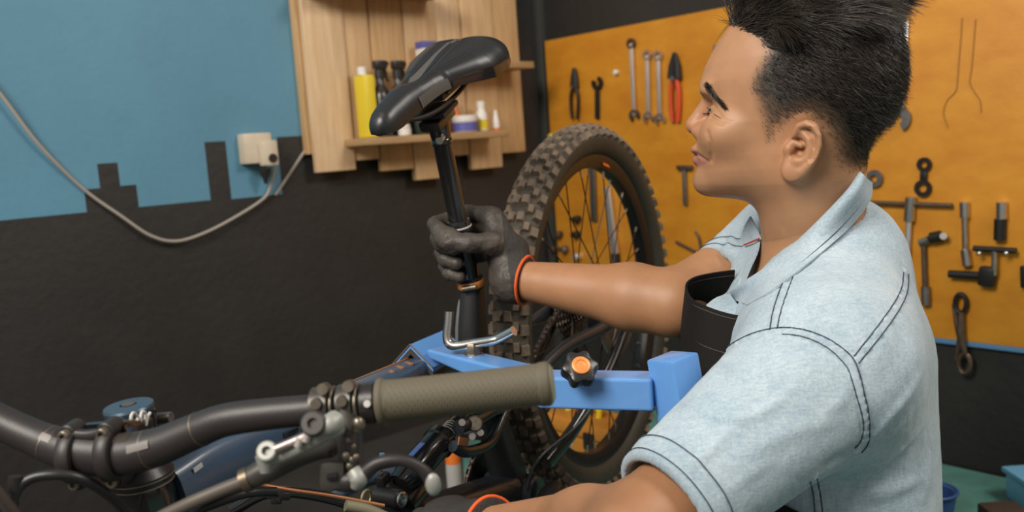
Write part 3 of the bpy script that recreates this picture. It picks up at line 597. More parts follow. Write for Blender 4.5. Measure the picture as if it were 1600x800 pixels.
# rear wheel ---------------------------------------------------------------------
AXL = B(-0.4154, 0, 0.0287); RT = 0.3460
wheel_e = bike
def wp(r, y, a): return AXL + (BX * math.cos(a) + BZ * math.sin(a)) * r + BY * y
prof = [(0.291, -0.0155), (0.297, -0.024), (0.309, -0.031), (0.323, -0.0315), (0.334, -0.027), (0.342, -0.016), (0.3445, 0), (0.342, 0.016), (0.334, 0.027), (0.323, 0.0315), (0.309, 0.031), (0.297, 0.024), (0.291, 0.0155), (0.288, 0)]
NA = 120; V = [wp(r, y, 2 * np.pi * i / NA) for i in range(NA) for r, y in prof]; q = len(prof)
F = [(i * q + j, i * q + (j + 1) % q, ((i + 1) % NA) * q + (j + 1) % q, ((i + 1) % NA) * q + j) for i in range(NA) for j in range(q)]
m = MB().add(V, F); m.M = [1 if (prof[j][0] < 0.33 and prof[(j + 1) % q][0] < 0.335) else 0 for i in range(NA) for j in range(q)]
M_side = mat('olive_black_sidewall', (0.040, 0.038, 0.028), 0.6, col2=(0.026, 0.025, 0.020), vscale=10, bump=0.15, bscale=100)
tyre = m.build('rear_tyre', [M_tyre, M_side], bike, smooth=60)
g = MB(); NK = 66
for i in range(NK):
    a0 = 2 * np.pi * i / NK; st = 2 * np.pi / NK
    rows = [(0.331, 0.0285, 56, 0.3, 0.019, 0.015, 0.011), (0.331, -0.0285, -56, 0.3, 0.019, 0.015, 0.011)]
    rows += [(0.3440, 0.0080, 10, 0.0, 0.019, 0.0135, 0.011), (0.3440, -0.0080, -10, 0.0, 0.019, 0.0135, 0.011)]; rows += [(0.3405, 0.0190, 30, 0.5, 0.017, 0.011, 0.010), (0.3405, -0.0190, -30, 0.5, 0.017, 0.011, 0.010)]
    for r, y, tilt, ph, lx, ly, lz in rows:
        a = a0 + ph * st; rad = BX * math.cos(a) + BZ * math.sin(a); tan = -BX * math.sin(a) + BZ * math.cos(a)
        nn = rad * math.cos(R_(tilt)) + BY * math.sin(R_(tilt)); ss = np.cross(nn, tan)
        c = wp(r, y, a) + nn * 0.001
        V = [c + tan * sx * lx / 2 * (1 - 0.22 * (sz > 0)) + ss * sy * ly / 2 * (1 - 0.22 * (sz > 0)) + nn * sz * lz / 2 for sz in (-1, 1) for sy in (-1, 1) for sx in (-1, 1)]
        g.add(V, [(0, 1, 3, 2)[::-1], (4, 5, 7, 6), (0, 1, 5, 4), (1, 3, 7, 5), (3, 2, 6, 7), (2, 0, 4, 6)])
g.build('tread_knobs', M_knob, tyre, smooth=0, kind='stuff')
prof = [(0.292, -0.0165), (0.2925, -0.0185), (0.286, -0.0185), (0.270, -0.011), (0.267, 0), (0.270, 0.011), (0.286, 0.0185), (0.2925, 0.0185), (0.292, 0.0165), (0.285, 0)]
V = [wp(r, y, 2 * np.pi * i / NA) for i in range(NA) for r, y in prof]; q = len(prof)
F = [(i * q + j, i * q + (j + 1) % q, ((i + 1) % NA) * q + (j + 1) % q, ((i + 1) % NA) * q + j) for i in range(NA) for j in range(q)]
rim = MB().add(V, F).build('rear_rim', M_rim, bike, smooth=40)
for a in (2.3, 3.75): MB().box(wp(0.2785, 0.0152, a), (0.028, 0.011, 0.0012), np.array([-BX * math.sin(a) + BZ * math.cos(a), (BX * math.cos(a) + BZ * math.sin(a)) * 0.9 - BY * 0.42, BY * 0.9 + (BX * math.cos(a) + BZ * math.sin(a)) * 0.42]).T, 0.0003).build('rim_decal', M_oring, rim)
m = MB(); m.lathe(AXL - BY * 0.072, BY, [(0, 0.008), (0.004, 0.012), (0.03, 0.020), (0.036, 0.029), (0.040, 0.029), (0.046, 0.018), (0.10, 0.017), (0.104, 0.029), (0.108, 0.029), (0.112, 0.019), (0.135, 0.014), (0.144, 0.010)], 28); m.build('rear_hub', M_alu, bike)
for i in range(32):
    a = 2 * np.pi * i / 32; sg = 1 if i % 2 == 0 else -1; tw = (0.62 if (i // 2) % 2 == 0 else -0.62)
    p0 = wp(0.026, sg * 0.034, a + tw); p1 = wp(0.268, sg * 0.003, a); d = unit(p0 - p1)
    sp = MB().tube([p0, p1], 0.0012, 6).build('spoke', M_spoke, bike)
    MB().cyl(p1 - d * 0.002, p1 + d * 0.014, 0.0026, 0.0019, 8).build('nipple', M_brass, sp)
for k in range(9):
    r = 0.058 - 0.0046 * k; y = -0.052 + 0.0042 * k * 1.0
    V = []; n = 40
    for j in range(n * 2): V.append((r - (0.0035 if (j // 2) % 2 else 0)))
    m = MB(); pts = [(V[j] * math.cos(np.pi * j / n), V[j] * math.sin(np.pi * j / n)) for j in range(2 * n)]
    m.prism(pts, (AXL + BY * (y - 0.0), np.array([BX, BZ, -BY])), 0.002); m.build('cassette_sprocket', M_chain, bike, smooth=0)
m = MB(); m.lathe(AXL + BY * 0.048, BY, [(0, 0.062), (0.0018, 0.062), (0.0018, 0.088), (0, 0.088), (0, 0.062)], 48); m.build('brake_rotor', M_steel, bike)
for a in np.linspace(0, 2 * np.pi, 6, endpoint=False): MB().tube([wp(0.018, 0.049, a), wp(0.064, 0.049, a + 0.5)], 0.0024, 6).build('rotor_arm', M_steel, bike)
# rear triangle: dropouts, stays, rocker, shock
for sg in (1, -1):
    D0 = AXL + BY * sg * 0.075
    MB().box(D0, (0.06, 0.012, 0.05), np.array([BX, BY, BZ]).T, 0.005).build('dropout', M_frame, bike)
    g = MB(); P = catmull([D0 + BX * 0.01 - BZ * 0.006, B(-0.28, sg * 0.074, 0.014), B(-0.14, sg * 0.062, 0.010), B(-0.05, sg * 0.045, 0.015)], 6); rtube(g, P, np.full(len(P), 0.0085), np.full(len(P), 0.0125), 14, 2.6); g.build('chainstay', M_gloss, bike)
    g = MB(); P = catmull([D0 + BX * 0.012 + BZ * 0.014, B(-0.30, sg * 0.072, 0.085), B(-0.19, sg * 0.055, 0.135), B(-0.07, sg * 0.040, 0.155)], 6); rtube(g, P, np.full(len(P), 0.008), np.full(len(P), 0.011), 14, 2.6); g.build('seatstay', M_frame, bike)
    MB().cyl(D0 + BY * sg * 0.004, D0 + BY * sg * 0.010, 0.009, n=14).build('axle_bolt', M_bolt, bike)
    if sg == 1:
        MB().tube(catmull([D0 + BX * 0.03 + BZ * 0.01 + BY * 0.012, B(-0.26, 0.088, 0.028), B(-0.14, 0.076, 0.024), B(-0.03, 0.05, 0.05), B(0.02, 0.04, 0.03)], 6), 0.0028, 8).build('brake_hose', M_hose, bike)
        MB().box(AXL + BY * 0.058 + BX * 0.085 + BZ * 0.055, (0.05, 0.03, 0.035), np.array([unit(BX + BZ * 0.6), BY, unit(BZ - BX * 0.6)]).T, 0.006).build('brake_caliper', M_alu, bike)
# shock
sa = bp(607, 777, 0.0); sb = bp(722, 652, 0.0); SD_ = unit(sb - sa); SL = np.linalg.norm(sb - sa)
can0 = 0.22 * SL; can1 = 0.71 * SL; KR = 26 * float((sa * 0.45 + sb * 0.55 - CAM) @ FWD) / FPX / 0.0225
m = MB(); m.lathe(sa, SD_, [(t_, r_ * KR) for t_, r_ in [(can0 - 0.020, 0.010), (can0 - 0.018, 0.016), (can0, 0.0185), (can0 + 0.002, 0.0198), (can1 - 0.016, 0.0210), (can1 - 0.014, 0.0235), (can1 - 0.002, 0.0235), (can1, 0.0215), (can1 + 0.001, 0.012)]], 36); shock = m.build('shock_can', M_gloss, bike)
m = MB(); m.lathe(sa, SD_, [(can1, 0.0116 * KR), (SL - 0.012, 0.0116 * KR), (SL - 0.010, 0.0145 * KR), (SL + 0.006, 0.0145 * KR), (SL + 0.008, 0.010)], 28); m.build('shock_shaft', M_gloss, bike)
MB().torus(sa + SD_ * (can1 + 0.003), SD_, 0.0140 * KR, 0.0024, 36, 8).build('travel_ring', M_oring, shock, label='orange rubber travel ring on the shock shaft')
for i in range(4): MB().torus(sa + SD_ * (can1 + 0.013 + 0.005 * i), SD_, 0.0116 * KR, 0.0005, 36, 6).build('sag_mark', M_wprint, shock)
w0 = sa + SD_ * (can0 + 0.014); MB().lathe(w0, SD_, [(0, 0.0202 * KR), (0.0006, 0.0206 * KR), (0.0016, 0.0206 * KR), (0.0022, 0.0202 * KR)], 32).build('can_ring', M_bolt, shock)
sdn = unit(ZU - SD_ * (ZU @ SD_))
MB().box(sa + SD_ * (can0 + 0.035) + sdn * 0.0208 * KR, (0.03, 0.008, 0.0012), np.array([SD_, np.cross(sdn, SD_), sdn]).T, 0.0003).build('blue_decal', mat('blue_decal', (0.10, 0.18, 0.50), 0.3), shock)
MB().cyl(sa - BY * 0.020, sa + BY * 0.020, 0.0125, n=20, bev=0.002).build('shock_eyelet', M_alu, shock)
MB().lathe(sa + BY * 0.020, BY, [(0, 0.010), (0.003, 0.010), (0.004, 0.0085), (0.0042, 0.004), (0.002, 0.0035)], 20).build('eyelet_bolt', M_steel, shock)
m = MB(); pb = sa + SD_ * 0.02 - sdn * 0.026 + BY * 0.004; m.lathe(pb + SD_ * -0.004, SD_, [(0, 0.010), (0.004, 0.0165), (0.05, 0.0165), (0.062, 0.012), (0.066, 0.005)], 24); m.build('shock_reservoir', M_gloss, shock)
m = MB(); vb_ = sa + SD_ * 0.012 + sdn * 0.018 - BY * 0.012; m.box(vb_, (0.018, 0.014, 0.014), np.array([SD_, BY, sdn]).T, 0.003); m.build('valve_block', M_alu, shock)
for i in range(3): MB().ball(vb_ + sdn * (0.009 + 0.0035 * i), 0.0026, n=8).build('valve_bead', M_bolt, shock)
MB().torus(sa - BY * 0.022 + SD_ * -0.004 + sdn * 0.010 - BX * -0.012, BY, 0.0095, 0.0018).build('bushing', mat('brass_bushing', (0.50, 0.42, 0.22), 0.4, 0.6), shock)
MB().cyl(bp(597, 722, 0.0), bp(597, 708, 0.0), 0.0045, 0.0032, 12).build('rebound_knob', mat('light_blue_knob', (0.20, 0.42, 0.72), 0.35), shock, label='small light blue adjuster on the shock')
# linkage around the shock's upper end
for y in (0.026, -0.026):
    P = [sb + BY * y, bp(770, 690, y), bp(800, 640, y)]
    m = MB(); m.tube(catmull([bp(716, 668, y), bp(752, 652, y), bp(790, 625, y), bp(800, 600, y)], 5), [0.010] * 8 + [0.013] * 8, 14); m.build('rocker_link', M_frame, bike)
    MB().cyl(bp(742, 662, y), bp(742, 662, y * 1.5), 0.0115, n=18, bev=0.002).build('pivot_bolt', M_bolt, bike)
m = MB(); m.tube(catmull([bp(708, 697, 0.03), bp(730, 706, 0.034), bp(765, 692, 0.034), bp(788, 645, 0.03)], 5), 0.0085, 12); m.build('rocker_yoke', M_frame, bike)
MB().box(bp(724, 690, 0.042), (0.026, 0.002, 0.011), np.array([unit(bp(740, 690, .042) - bp(710, 686, .042)), BY, np.cross(BY, unit(bp(740, 690, .042) - bp(710, 686, .042)))]).T, 0.0004).build('copper_badge', M_copper, bike, label='small copper badge on the rocker')
for px, py in ((722, 660), (751, 676), (738, 682)): MB().cyl(bp(px, py, 0.036), bp(px, py, 0.045), 0.0048, n=10).build('link_bolt', M_steel, bike)
# crank, chainring, chain
RC = 0.062; CR = BO - BY * 0.050; m = MB(); n = 32
pts = [((RC - (0.004 if (j // 2) % 2 else 0)) * math.cos(np.pi * j / n), (RC - (0.004 if (j // 2) % 2 else 0)) * math.sin(np.pi * j / n)) for j in range(2 * n)]
m.prism(pts, (CR, np.array([BX, BZ, -BY])), 0.003); m.build('chainring', M_alu, bike, smooth=0)
for sg, a in ((-1, 3.3), (1, 0.16)):
    c = BO + BY * sg * 0.068; d = BX * math.cos(a) + BZ * math.sin(a)
    m = MB(); m.tube([c - d * 0.02, c, c + d * 0.10, c + d * 0.165, c + d * 0.18], [0.014, 0.019, 0.013, 0.0135, 0.010], 14); m.build('crank_arm', M_alu, bike)
    m = MB(); m.box(c + d * 0.165 + BY * sg * 0.06, (0.09, 0.085, 0.016), np.array([BX, BY, BZ]).T, 0.005); m.cyl(c + d * 0.165, c + d * 0.165 + BY * sg * 0.03, 0.008); m.build('pedal', M_alu, bike)
m = MB(); na = 46
path = []
for i in range(18): a = 0.5 * np.pi + np.pi * i / 17 * -1.0; path.append(CR + (BX * math.cos(a) + BZ * math.sin(a)) * (RC + 0.001) - BY * 0.001)
top0, bot0 = path[0], path[-1]
p_top = AXL - BY * 0.040 + BZ * 0.04; p_bot = AXL - BY * 0.044 - BZ * 0.075 + BX * 0.05
full = list(np.linspace(p_top, top0, 26)[:-1]) + path + list(np.linspace(bot0, p_bot, 24)[1:])
L = np.cumsum([0] + [np.linalg.norm(full[i + 1] - full[i]) for i in range(len(full) - 1)]); xs = np.arange(0, L[-1], 0.0127); full = np.stack([np.interp(xs, L, np.array(full)[:, c]) for c in range(3)], -1)
for i in range(len(full) - 1):
    a, b = full[i], full[i + 1]; t = unit(b - a); u = np.cross(t, BY); wd = 0.0018 if i % 2 else 0.0032
    for s in (-1, 1): m.box((a + b) / 2 + BY * s * wd, (np.linalg.norm(b - a) + 0.006, 0.001, 0.0075), np.array([t, BY, u]).T)
    m.cyl(a - BY * 0.004, a + BY * 0.004, 0.0036, n=8)
m.build('chain', M_chain, bike, smooth=0, kind='stuff')
# derailleur cage behind, dark
MB().box(AXL - BY * 0.055 - BZ * 0.085 + BX * 0.03, (0.03, 0.012, 0.10), np.array([BX, BY, BZ]).T, 0.006).build('derailleur_cage', M_alu, bike)

# fork, standing on its dropouts ---------------------------------------------------
fk = hb2 - HAX * 0.008
MB().lathe(fk - HAX * 0.004, HAX, [(0, 0.026), (0.010, 0.028), (0.012, 0.024)], 28).build('crown_race', M_alu, bike)
fd = unit(BX - HAX * (BX @ HAX)); zmin = 0.012
MB().box(fk - HAX * 0.030, (0.05, 0.16, 0.05), np.array([fd, BY, HAX]).T, 0.014).build('fork_crown', M_gloss, bike)
for sg in (1, -1):
    a = fk - HAX * 0.02 + BY * sg * 0.062 + fd * 0.01; Lf = (a[2] - zmin) / HAX[2]
    m = MB(); m.cyl(a, a - HAX * min(0.22, Lf), 0.0175, n=20); m.build('fork_stanchion', M_gloss, bike)
    m = MB(); m.cyl(a - HAX * 0.18, a - HAX * Lf, 0.023, 0.017, n=20); m.build('fork_lower', M_frame, bike)

# stem and handlebar (turned a little to the bike's left, nearly square to the camera) ----
sc_ = at(150, 709, 0.742)                      # bar centre in the clamp
stem_c = ht + HAX * 0.030
bdir = unit(at(760, 606, 0.70) - at(150, 690, 0.75)); bdir = unit(bdir - HAX * (bdir @ HAX) * 0.9)
sf = unit(np.cross(HAX, bdir)); sf = -sf if sf @ (sc_ - stem_c) < 0 else sf; su = np.cross(bdir, sf); su = su if su[2] > 0 else -su
top = stem_c + HAX * 0.030
m = MB(); m.lathe(stem_c - HAX * 0.022, HAX, [(-0.02, 0.019), (0, 0.0205), (0.002, 0.022), (0.05, 0.022), (0.052, 0.020)], 32)
stm = m.build('stem', M_gloss, bike)
# body: hull from steerer clamp to bar clamp
def loft(m, secs, mi=0):
    n = len(secs[0]); V = np.concatenate([np.asarray(s) for s in secs]); F = []
    for i in range(len(secs) - 1):
        for q in range(n): F.append((i * n + q, i * n + (q + 1) % n, (i + 1) * n + (q + 1) % n, (i + 1) * n + q))
    F.append(tuple(range(n))[::-1]); F.append(tuple((len(secs) - 1) * n + q for q in range(n))); return m.add(V, F, mi)
def rrect(c, u, v, a, b, r=0.006, k=4):
    P = []
    for sx, sy, t0 in ((1, 1, 0), (-1, 1, 90), (-1, -1, 180), (1, -1, 270)):
        for t in np.linspace(t0, t0 + 90, k): P.append(c + u * (sx * (a - r) + r * math.cos(R_(t))) + v * (sy * (b - r) + r * math.sin(R_(t))))
    return P
body = MB(); c0 = stem_c + HAX * 0.004 + sf * 0.0; c1 = sc_ - sf * 0.012
loft(body, [rrect(c0, bdir, HAX, 0.0215, 0.0245), rrect(c0 * 0.5 + c1 * 0.5, bdir, su, 0.0225, 0.0215), rrect(c1, bdir, su, 0.0265, 0.0235), rrect(c1 + sf * 0.006, bdir, su, 0.0265, 0.0235)])
body.build('stem_body', M_gloss, stm)
m = MB(); m.lathe(stem_c + HAX * 0.030, HAX, [(0, 0.0215), (0.004, 0.0222), (0.006, 0.0212), (0.007, 0.0075), (0.0045, 0.0065)], 36); tc = m.build('top_cap', mat('blue_grey_cap', (0.07, 0.10, 0.14), 0.3, 0.5), stm)
MB().lathe(stem_c + HAX * 0.0345, HAX, [(0, 0.006), (0.003, 0.006), (0.0035, 0.0045)], 14).build('cap_bolt', M_bolt, stm)
# face plate: two arches around the bar with four bolts
for s in (-1, 1):
    arc = [sc_ + bdir * s * 0.0168 + (sf * math.cos(t) + su * math.sin(t)) * 0.0200 for t in np.linspace(-1.55, 1.55, 16)]
    m = MB(); rtube(m, arc, np.full(16, 0.0065), np.full(16, 0.0042), 12, 3.0, side=bdir); fp = m.build('face_plate_arch', M_bar, stm)
    for v in (-1, 1):
        c = sc_ + bdir * s * 0.0168 + su * v * 0.0212 + sf * 0.004
        MB().cyl(c - sf * 0.014, c + sf * 0.004, 0.0075, n=16, bev=0.001).build('bolt_boss', M_bar, stm)
        MB().lathe(c + sf * 0.004, sf, [(0, 0.0048), (0.005, 0.0048), (0.006, 0.0040), (0.006, 0.0022), (0.003, 0.0020)], 14).build('face_bolt', M_bolt, stm)
for v in (-1, 1):
    P = [sc_ + bdir * x * 0.0168 + su * v * (0.0205 - 0.0030 * (1 - x * x)) + sf * 0.004 for x in np.linspace(-1, 1, 9)]
    m = MB(); rtube(m, P, np.full(9, 0.0045), np.full(9, 0.005), 12, 3.0, side=sf); m.build('face_plate_bridge', M_bar, stm)
for v in (-1, 1):
    c = stem_c + HAX * v * 0.014 - sf * 0.022 + bdir * 0.012
    MB().cyl(c - bdir * 0.026, c + bdir * 0.014, 0.0055, n=12).build('steerer_bolt', M_bolt, stm)
# white loop emblem on the stem's side
def on_stem(px, py):
    d = FWD + (px - 800) / FPX * RGT - (py - 400) / FPX * UPV; o_ = c0 + bdir * 0.0238; return CAM + d * (((o_ - CAM) @ bdir) / (d @ bdir)) + bdir * 0.0004
lp = [(207, 667), (205, 655), (209, 648), (216, 655), (213, 662), (208, 668), (218, 672), (220, 656), (222, 647), (227, 648), (228, 660), (228, 668), (231, 655), (235, 648)]
g = MB(); g.tube(catmull([on_stem(a - 1, b - 3) for a, b in lp], 5), 0.0014, 8); g.build('loop_emblem', M_wprint, stm, label='white loop-line emblem on the side of the stem')
# handlebar
bp_px = [(-70, 622, .755), (0, 659, .755), (60, 686, .750), (105, 702, .745), (150, 709, .742), (197, 709, .738), (247, 698, .733), (300, 676, .728), (350, 657, .722), (410, 648, .717), (480, 641, .712), (540, 634, .708), (600, 628, .704), (700, 616, .70), (780, 607, .697), (858, 600, .694)]
ctr = [at(*q) for q in bp_px]; off_ = 0
bar_p = catmull(ctr, 8); kk = len(bar_p); sp_ = np.linspace(0, len(ctr) - 1, kk)
rb = np.interp(sp_, [0, 2, 3.2, 5, 6.2, 8, 10, 15], [0.0138, 0.0146, 0.0174, 0.0174, 0.0155, 0.0134, 0.0122, 0.0112])
M_bar2 = M_bar
hbar = MB().tube(bar_p, rb, 28).build('handlebar', M_bar, bike)
def bar_at(s): i = int(round(s * 8)); return bar_p[i], unit(bar_p[min(i + 1, kk - 1)] - bar_p[i - 1]), rb[i]
for s in (2.35, 5.75, 7.3):
    c, t, r = bar_at(s); MB().lathe(c - t * 0.0006, t, [(0, r - 0.0002), (0.0002, r + 0.0003), (0.0010, r + 0.0003), (0.0012, r - 0.0002)], 32).build('bar_line', M_bolt, hbar)
M_mark = mat('pale_worn_print', (0.17, 0.15, 0.14), 0.5)
for s, ln in ((5.70, 0.020), (2.45, 0.010)):
    c, t, r = bar_at(s); n_ = unit(unit(CAM - c) + ZU * 0.25); n_ = unit(n_ - t * (n_ @ t)); b_ = np.cross(t, n_)
    V = []; 
    for i in range(7):
        for j in range(5):
            a = (j - 2) * 0.10; V.append(c + t * (i / 6 - 0.5) * ln + (n_ * math.cos(a) + b_ * math.sin(a)) * (r + 0.0006) )
    MB().add(V, [(i * 5 + j, i * 5 + j + 1, i * 5 + j + 6, i * 5 + j + 5) for i in range(6) for j in range(4)]).build('pale_bar_mark', M_mark, hbar)
for s0 in (4.95, 3.05):
    for i in range(9):
        c, t, r = bar_at(s0); c = c + t * 0.0022 * (i - 4); n_ = unit(unit(CAM - c) * 0.5 + ZU); n_ = unit(n_ - t * (n_ @ t)); b_ = np.cross(t, n_)
        MB().tube([c + (n_ * math.cos(a) + b_ * math.sin(a)) * (r + 0.0002) for a in np.linspace(-0.35, 0.35, 7)], 0.00035, 5).build('scale_tick', M_bolt, hbar)
# grip: ribbed olive rubber with inner and outer collars
M_grip = bpy.data.materials.new('olive_ribbed_rubber'); M_grip.use_nodes = True; nt = M_grip.node_tree; b = nt.nodes['Principled BSDF']
b.inputs['Base Color'].default_value = (0.098, 0.083, 0.054, 1); b.inputs['Roughness'].default_value = 0.7
G0, G1 = at(590, 629, .704), at(861, 599, .694); GT = unit(G1 - G0); GL = np.linalg.norm(G1 - G0)
nr, nc = 150, 72; V = []; ga = unit(np.cross(GT, ZU)); gb = np.cross(GT, ga)
for i in range(nr + 1):
    s = i / nr; rr = np.interp(s, [0, 0.01, 0.04, 0.05, 0.075, 0.5, 0.93, 0.945, 0.985, 1.0], [0.0150, 0.0188, 0.0190, 0.0172, 0.0166, 0.0162, 0.0164, 0.0172, 0.0172, 0.0155])
    for j in range(nc):
        a = 2 * np.pi * j / nc
        rib = 0.00035 * math.cos(2 * np.pi * (i / 2.5 + 6 * j / nc)) * (0.065 < s < 0.935)
        V.append(G0 + GT * GL * s + (ga * math.cos(a) + gb * math.sin(a)) * (rr + rib))
F = [(i * nc + j, i * nc + (j + 1) % nc, (i + 1) * nc + (j + 1) % nc, (i + 1) * nc + j) for i in range(nr) for j in range(nc)] + [tuple(range(nc))[::-1], tuple(nr * nc + j for j in range(nc))]
grip = MB().add(V, F).build('grip', M_grip, bike, smooth=60)
MB().lathe(G1 - GT * 0.004, GT, [(0, 0.0156), (0.0045, 0.0150), (0.0065, 0.0115), (0.0068, 0.0)], 28).build('grip_end_cap', mat('worn_grip_edge', (0.23, 0.22, 0.15), 0.6), grip)
MB().lathe(G0 - GT * 0.012, GT, [(0, 0.0150), (0.001, 0.0162), (0.011, 0.0162), (0.012, 0.015)], 28).build('lock_collar', M_alu, grip)
c = G0 - GT * 0.004; n_ = unit(CAM - c); n_ = unit(n_ - GT * (n_ @ GT)); MB().cyl(c + n_ * 0.0150, c + n_ * 0.0180, 0.0028, n=10).build('collar_screw', M_wprint, grip)
# controls ------------------------------------------------------------------------
M_lev = mat('silver_grey_lever', (0.30, 0.30, 0.275), 0.5, 0.3); M_body = mat('dark_grey_body', (0.085, 0.078, 0.07), 0.42, 0.5, var=0.3, vscale=60)
tB = unit(at(600, 626, .704) - at(480, 639, .712))
for px, ln, nm in ((506, 0.016, 'lever_clamp'), (545, 0.014, 'shifter_clamp')):
    c = at(px, 639 - (px - 480) * 0.105, .7105 - (px - 480) * 0.00006)
    m = MB(); m.lathe(c - tB * ln / 2, tB, [(0, 0.0135), (0.001, 0.0165), (ln - 0.001, 0.0165), (ln, 0.0135)], 28); clp = m.build(nm, M_body, bike)
    MB().cyl(c + ZU * 0.016 + BY * 0.004, c + ZU * 0.017 - FWD * 0.014 + BY * 0.004, 0.0045, n=12).build('clamp_bolt', M_bolt, clp)
    MB().cyl(c - FWD * 0.013 + ZU * 0.006 - tB * 0.002, c - FWD * 0.019 + ZU * 0.006 - tB * 0.002, 0.0042, n=12).build('clamp_screw', M_bolt, clp)
    MB().torus(c + tB * (ln / 2 + 0.002), tB, 0.0145, 0.0014, 32, 8).build('clamp_ring', M_bolt, clp)
# silver dropper lever body with screw thread
dl = .672
def lev(pts, rs, n=14): return MB().tube(catmull([at(*q) for q in pts], 6), np.interp(np.linspace(0, len(pts) - 1, (len(pts) - 1) * 6 + 1), range(len(pts)), rs), n)
lv = lev([(416, 716, dl), (440, 712, dl), (480, 694, dl - .004), (512, 672, dl - .002), (528, 664, dl + .004)], [0.0065, 0.0052, 0.0052, 0.0085, 0.0082]).build('silver_lever', M_lev, bike)
lev([(497, 672, dl - .006), (515, 664, dl - .006), (526, 656, dl)], [0.006, 0.0085, 0.008]).build('lever_shoulder', M_lev, lv)
c = at(418, 706, dl - .004); ax_ = unit(-FWD + ZU * 0.5)
MB().lathe(c - ax_ * 0.004, ax_, [(0, 0.0078), (0.007, 0.0078), (0.008, 0.0065), (0.008, 0.0035), (0.004, 0.003)], 20).build('lever_eye', M_lev, lv)
MB().tube([at(414, 712, dl), at(416, 738, dl)], [0.0075, 0.0045], 12).build('lever_tip', M_lev, lv)
g = MB(); a, b_ = at(430, 702, dl - .008), at(482, 680, dl - .008); t = unit(b_ - a); n = 9
g.tube([a, b_], 0.0026, 10)
for i in range(14): g.torus(a + (b_ - a) * (i + .5) / 14, t, 0.0030, 0.0007, 14, 6)
g.build('adjuster_screw', mat('pinkish_steel', (0.50, 0.42, 0.40), 0.35, 0.8), lv)
for px, py in ((465, 694), (477, 686)): MB().tube([at(px, py + 4, dl - .012), at(px + 4, py - 9, dl - .012)], 0.0030, 10).build('screw_wing', mat('pale_steel_pin', (0.6, 0.52, 0.5), 0.4, 0.6), lv)
MB().lathe(at(492, 663, dl - .008), unit(-FWD + ZU * 0.3), [(0, 0.0095), (0.006, 0.0095), (0.008, 0.008), (0.008, 0.004), (0.005, 0.004)], 20).build('lever_pivot', M_body, lv)
# master cylinder and hose below it
mc = lev([(385, 750, .70), (420, 732, .70), (470, 705, .702), (515, 690, .704), (530, 700, .706)], [0.0085, 0.0105, 0.0115, 0.013, 0.010]).build('brake_master_cylinder', M_body, bike)
lev([(380, 752, .70), (392, 747, .70)], [0.010, 0.010]).build('hose_nut', mat('bronze_nut', (0.14, 0.11, 0.075), 0.4, 0.7), mc)
MB().tube(catmull([at(388, 749, .70), at(340, 768, .705), at(285, 792, .71), at(230, 822, .72), at(180, 870, .75)], 6), 0.0055, 12).build('brake_line', mat('braided_hose', (0.12, 0.10, 0.085), 0.45, 0.3), bike)
# upright bracket with beads of bolts
br = lev([(541, 640, .700), (546, 680, .696), (548, 715, .694), (549, 742, .692)], [0.010, 0.0105, 0.0095, 0.0085]).build('lever_bracket', M_body, bike)
for px, py, r in ((535, 668, .0032), (557, 672, .0028), (543, 688, .003), (552, 698, .0024), (540, 712, .0036), (556, 714, .003), (550, 718, .003), (546, 728, .003), (560, 662, .0055)):
    c = at(px, py, .682); MB().ball(c, r, n=10).build('bracket_bolt', M_bolt, br)
# brake lever blade
bl = lev([(520, 748, .690), (545, 752, .686), (566, 742, .684), (590, 724, .682), (625, 719, .682), (655, 730, .684), (672, 748, .686), (678, 763, .688)], [0.008, 0.0085, 0.0070, 0.0054, 0.0046, 0.0046, 0.0054, 0.0062]).build('brake_lever_blade', M_bar, bike)
MB().ball(at(677, 757, .682), 0.0062, sc=(1, 0.6, 1.5), n=12).build('blade_tip', M_lev, bl, label='worn silver tip of the brake lever')
MB().box(at(520, 742, .684), (0.020, 0.010, 0.022), np.array([RGT, FWD, UPV]).T, 0.005).build('lever_socket', M_body, bl)
MB().box(at(519, 744, .678), (0.008, 0.003, 0.006), np.array([RGT, FWD, UPV]).T, 0.001).build('socket_slot', M_gloss, bl)
lev([(552, 735, .682), (560, 748, .680), (556, 760, .682)], [0.006, 0.0072, 0.005]).build('reach_adjuster', M_lev, bl)
# loose hoses looping in front of the stem
MB().tube(catmull([at(20, 830, .70), at(22, 775, .70), at(48, 748, .705), at(95, 742, .71), at(135, 752, .72), at(175, 778, .74), at(205, 810, .76)], 8), 0.0042, 12).build('looped_hose', M_hose, bike)
MB().tube(catmull([at(-20, 752, .68), at(8, 785, .69), at(30, 815, .70)], 6), 0.0048, 12).build('looped_hose', mat('brown_hose', (0.07, 0.05, 0.045), 0.45), bike)
MB().lathe(at(22, 768, .70), unit(at(24, 750, .70) - at(22, 775, .70)), [(0, 0.0052), (0.012, 0.0052)], 14).build('hose_clip', M_alu, bike)
# cable harness by the down tube
for i, (pts, r, mm) in enumerate((([(360, 800, 1.0), (420, 770, 1.02), (500, 775, 1.05), (580, 800, 1.08), (640, 830, 1.1)], 0.007, M_gloss), ([(395, 755, .98), (450, 765, 1.0), (520, 775, 1.03), (600, 790, 1.06)], 0.0022, M_copper), ([(540, 790, .98), (575, 797, .99), (610, 812, 1.0)], 0.0065, mat('olive_braid', (0.16, 0.145, 0.09), 0.6)), ([(300, 800, .9), (380, 772, .92), (430, 768, .95)], 0.005, M_hose), ([(520, 780, 1.15), (570, 752, 1.2), (640, 735, 1.25)], 0.009, M_framel))):
    MB().tube(catmull([at(*q) for q in pts], 6), r, 12).build('cable_run', mm, bike)
for px, py in ((425, 774), (432, 782), (445, 776)): MB().box(at(px, py, .99), (0.012, 0.006, 0.008), np.array([RGT, FWD, UPV]).T, 0.002).build('cable_clip', M_alu, bike)

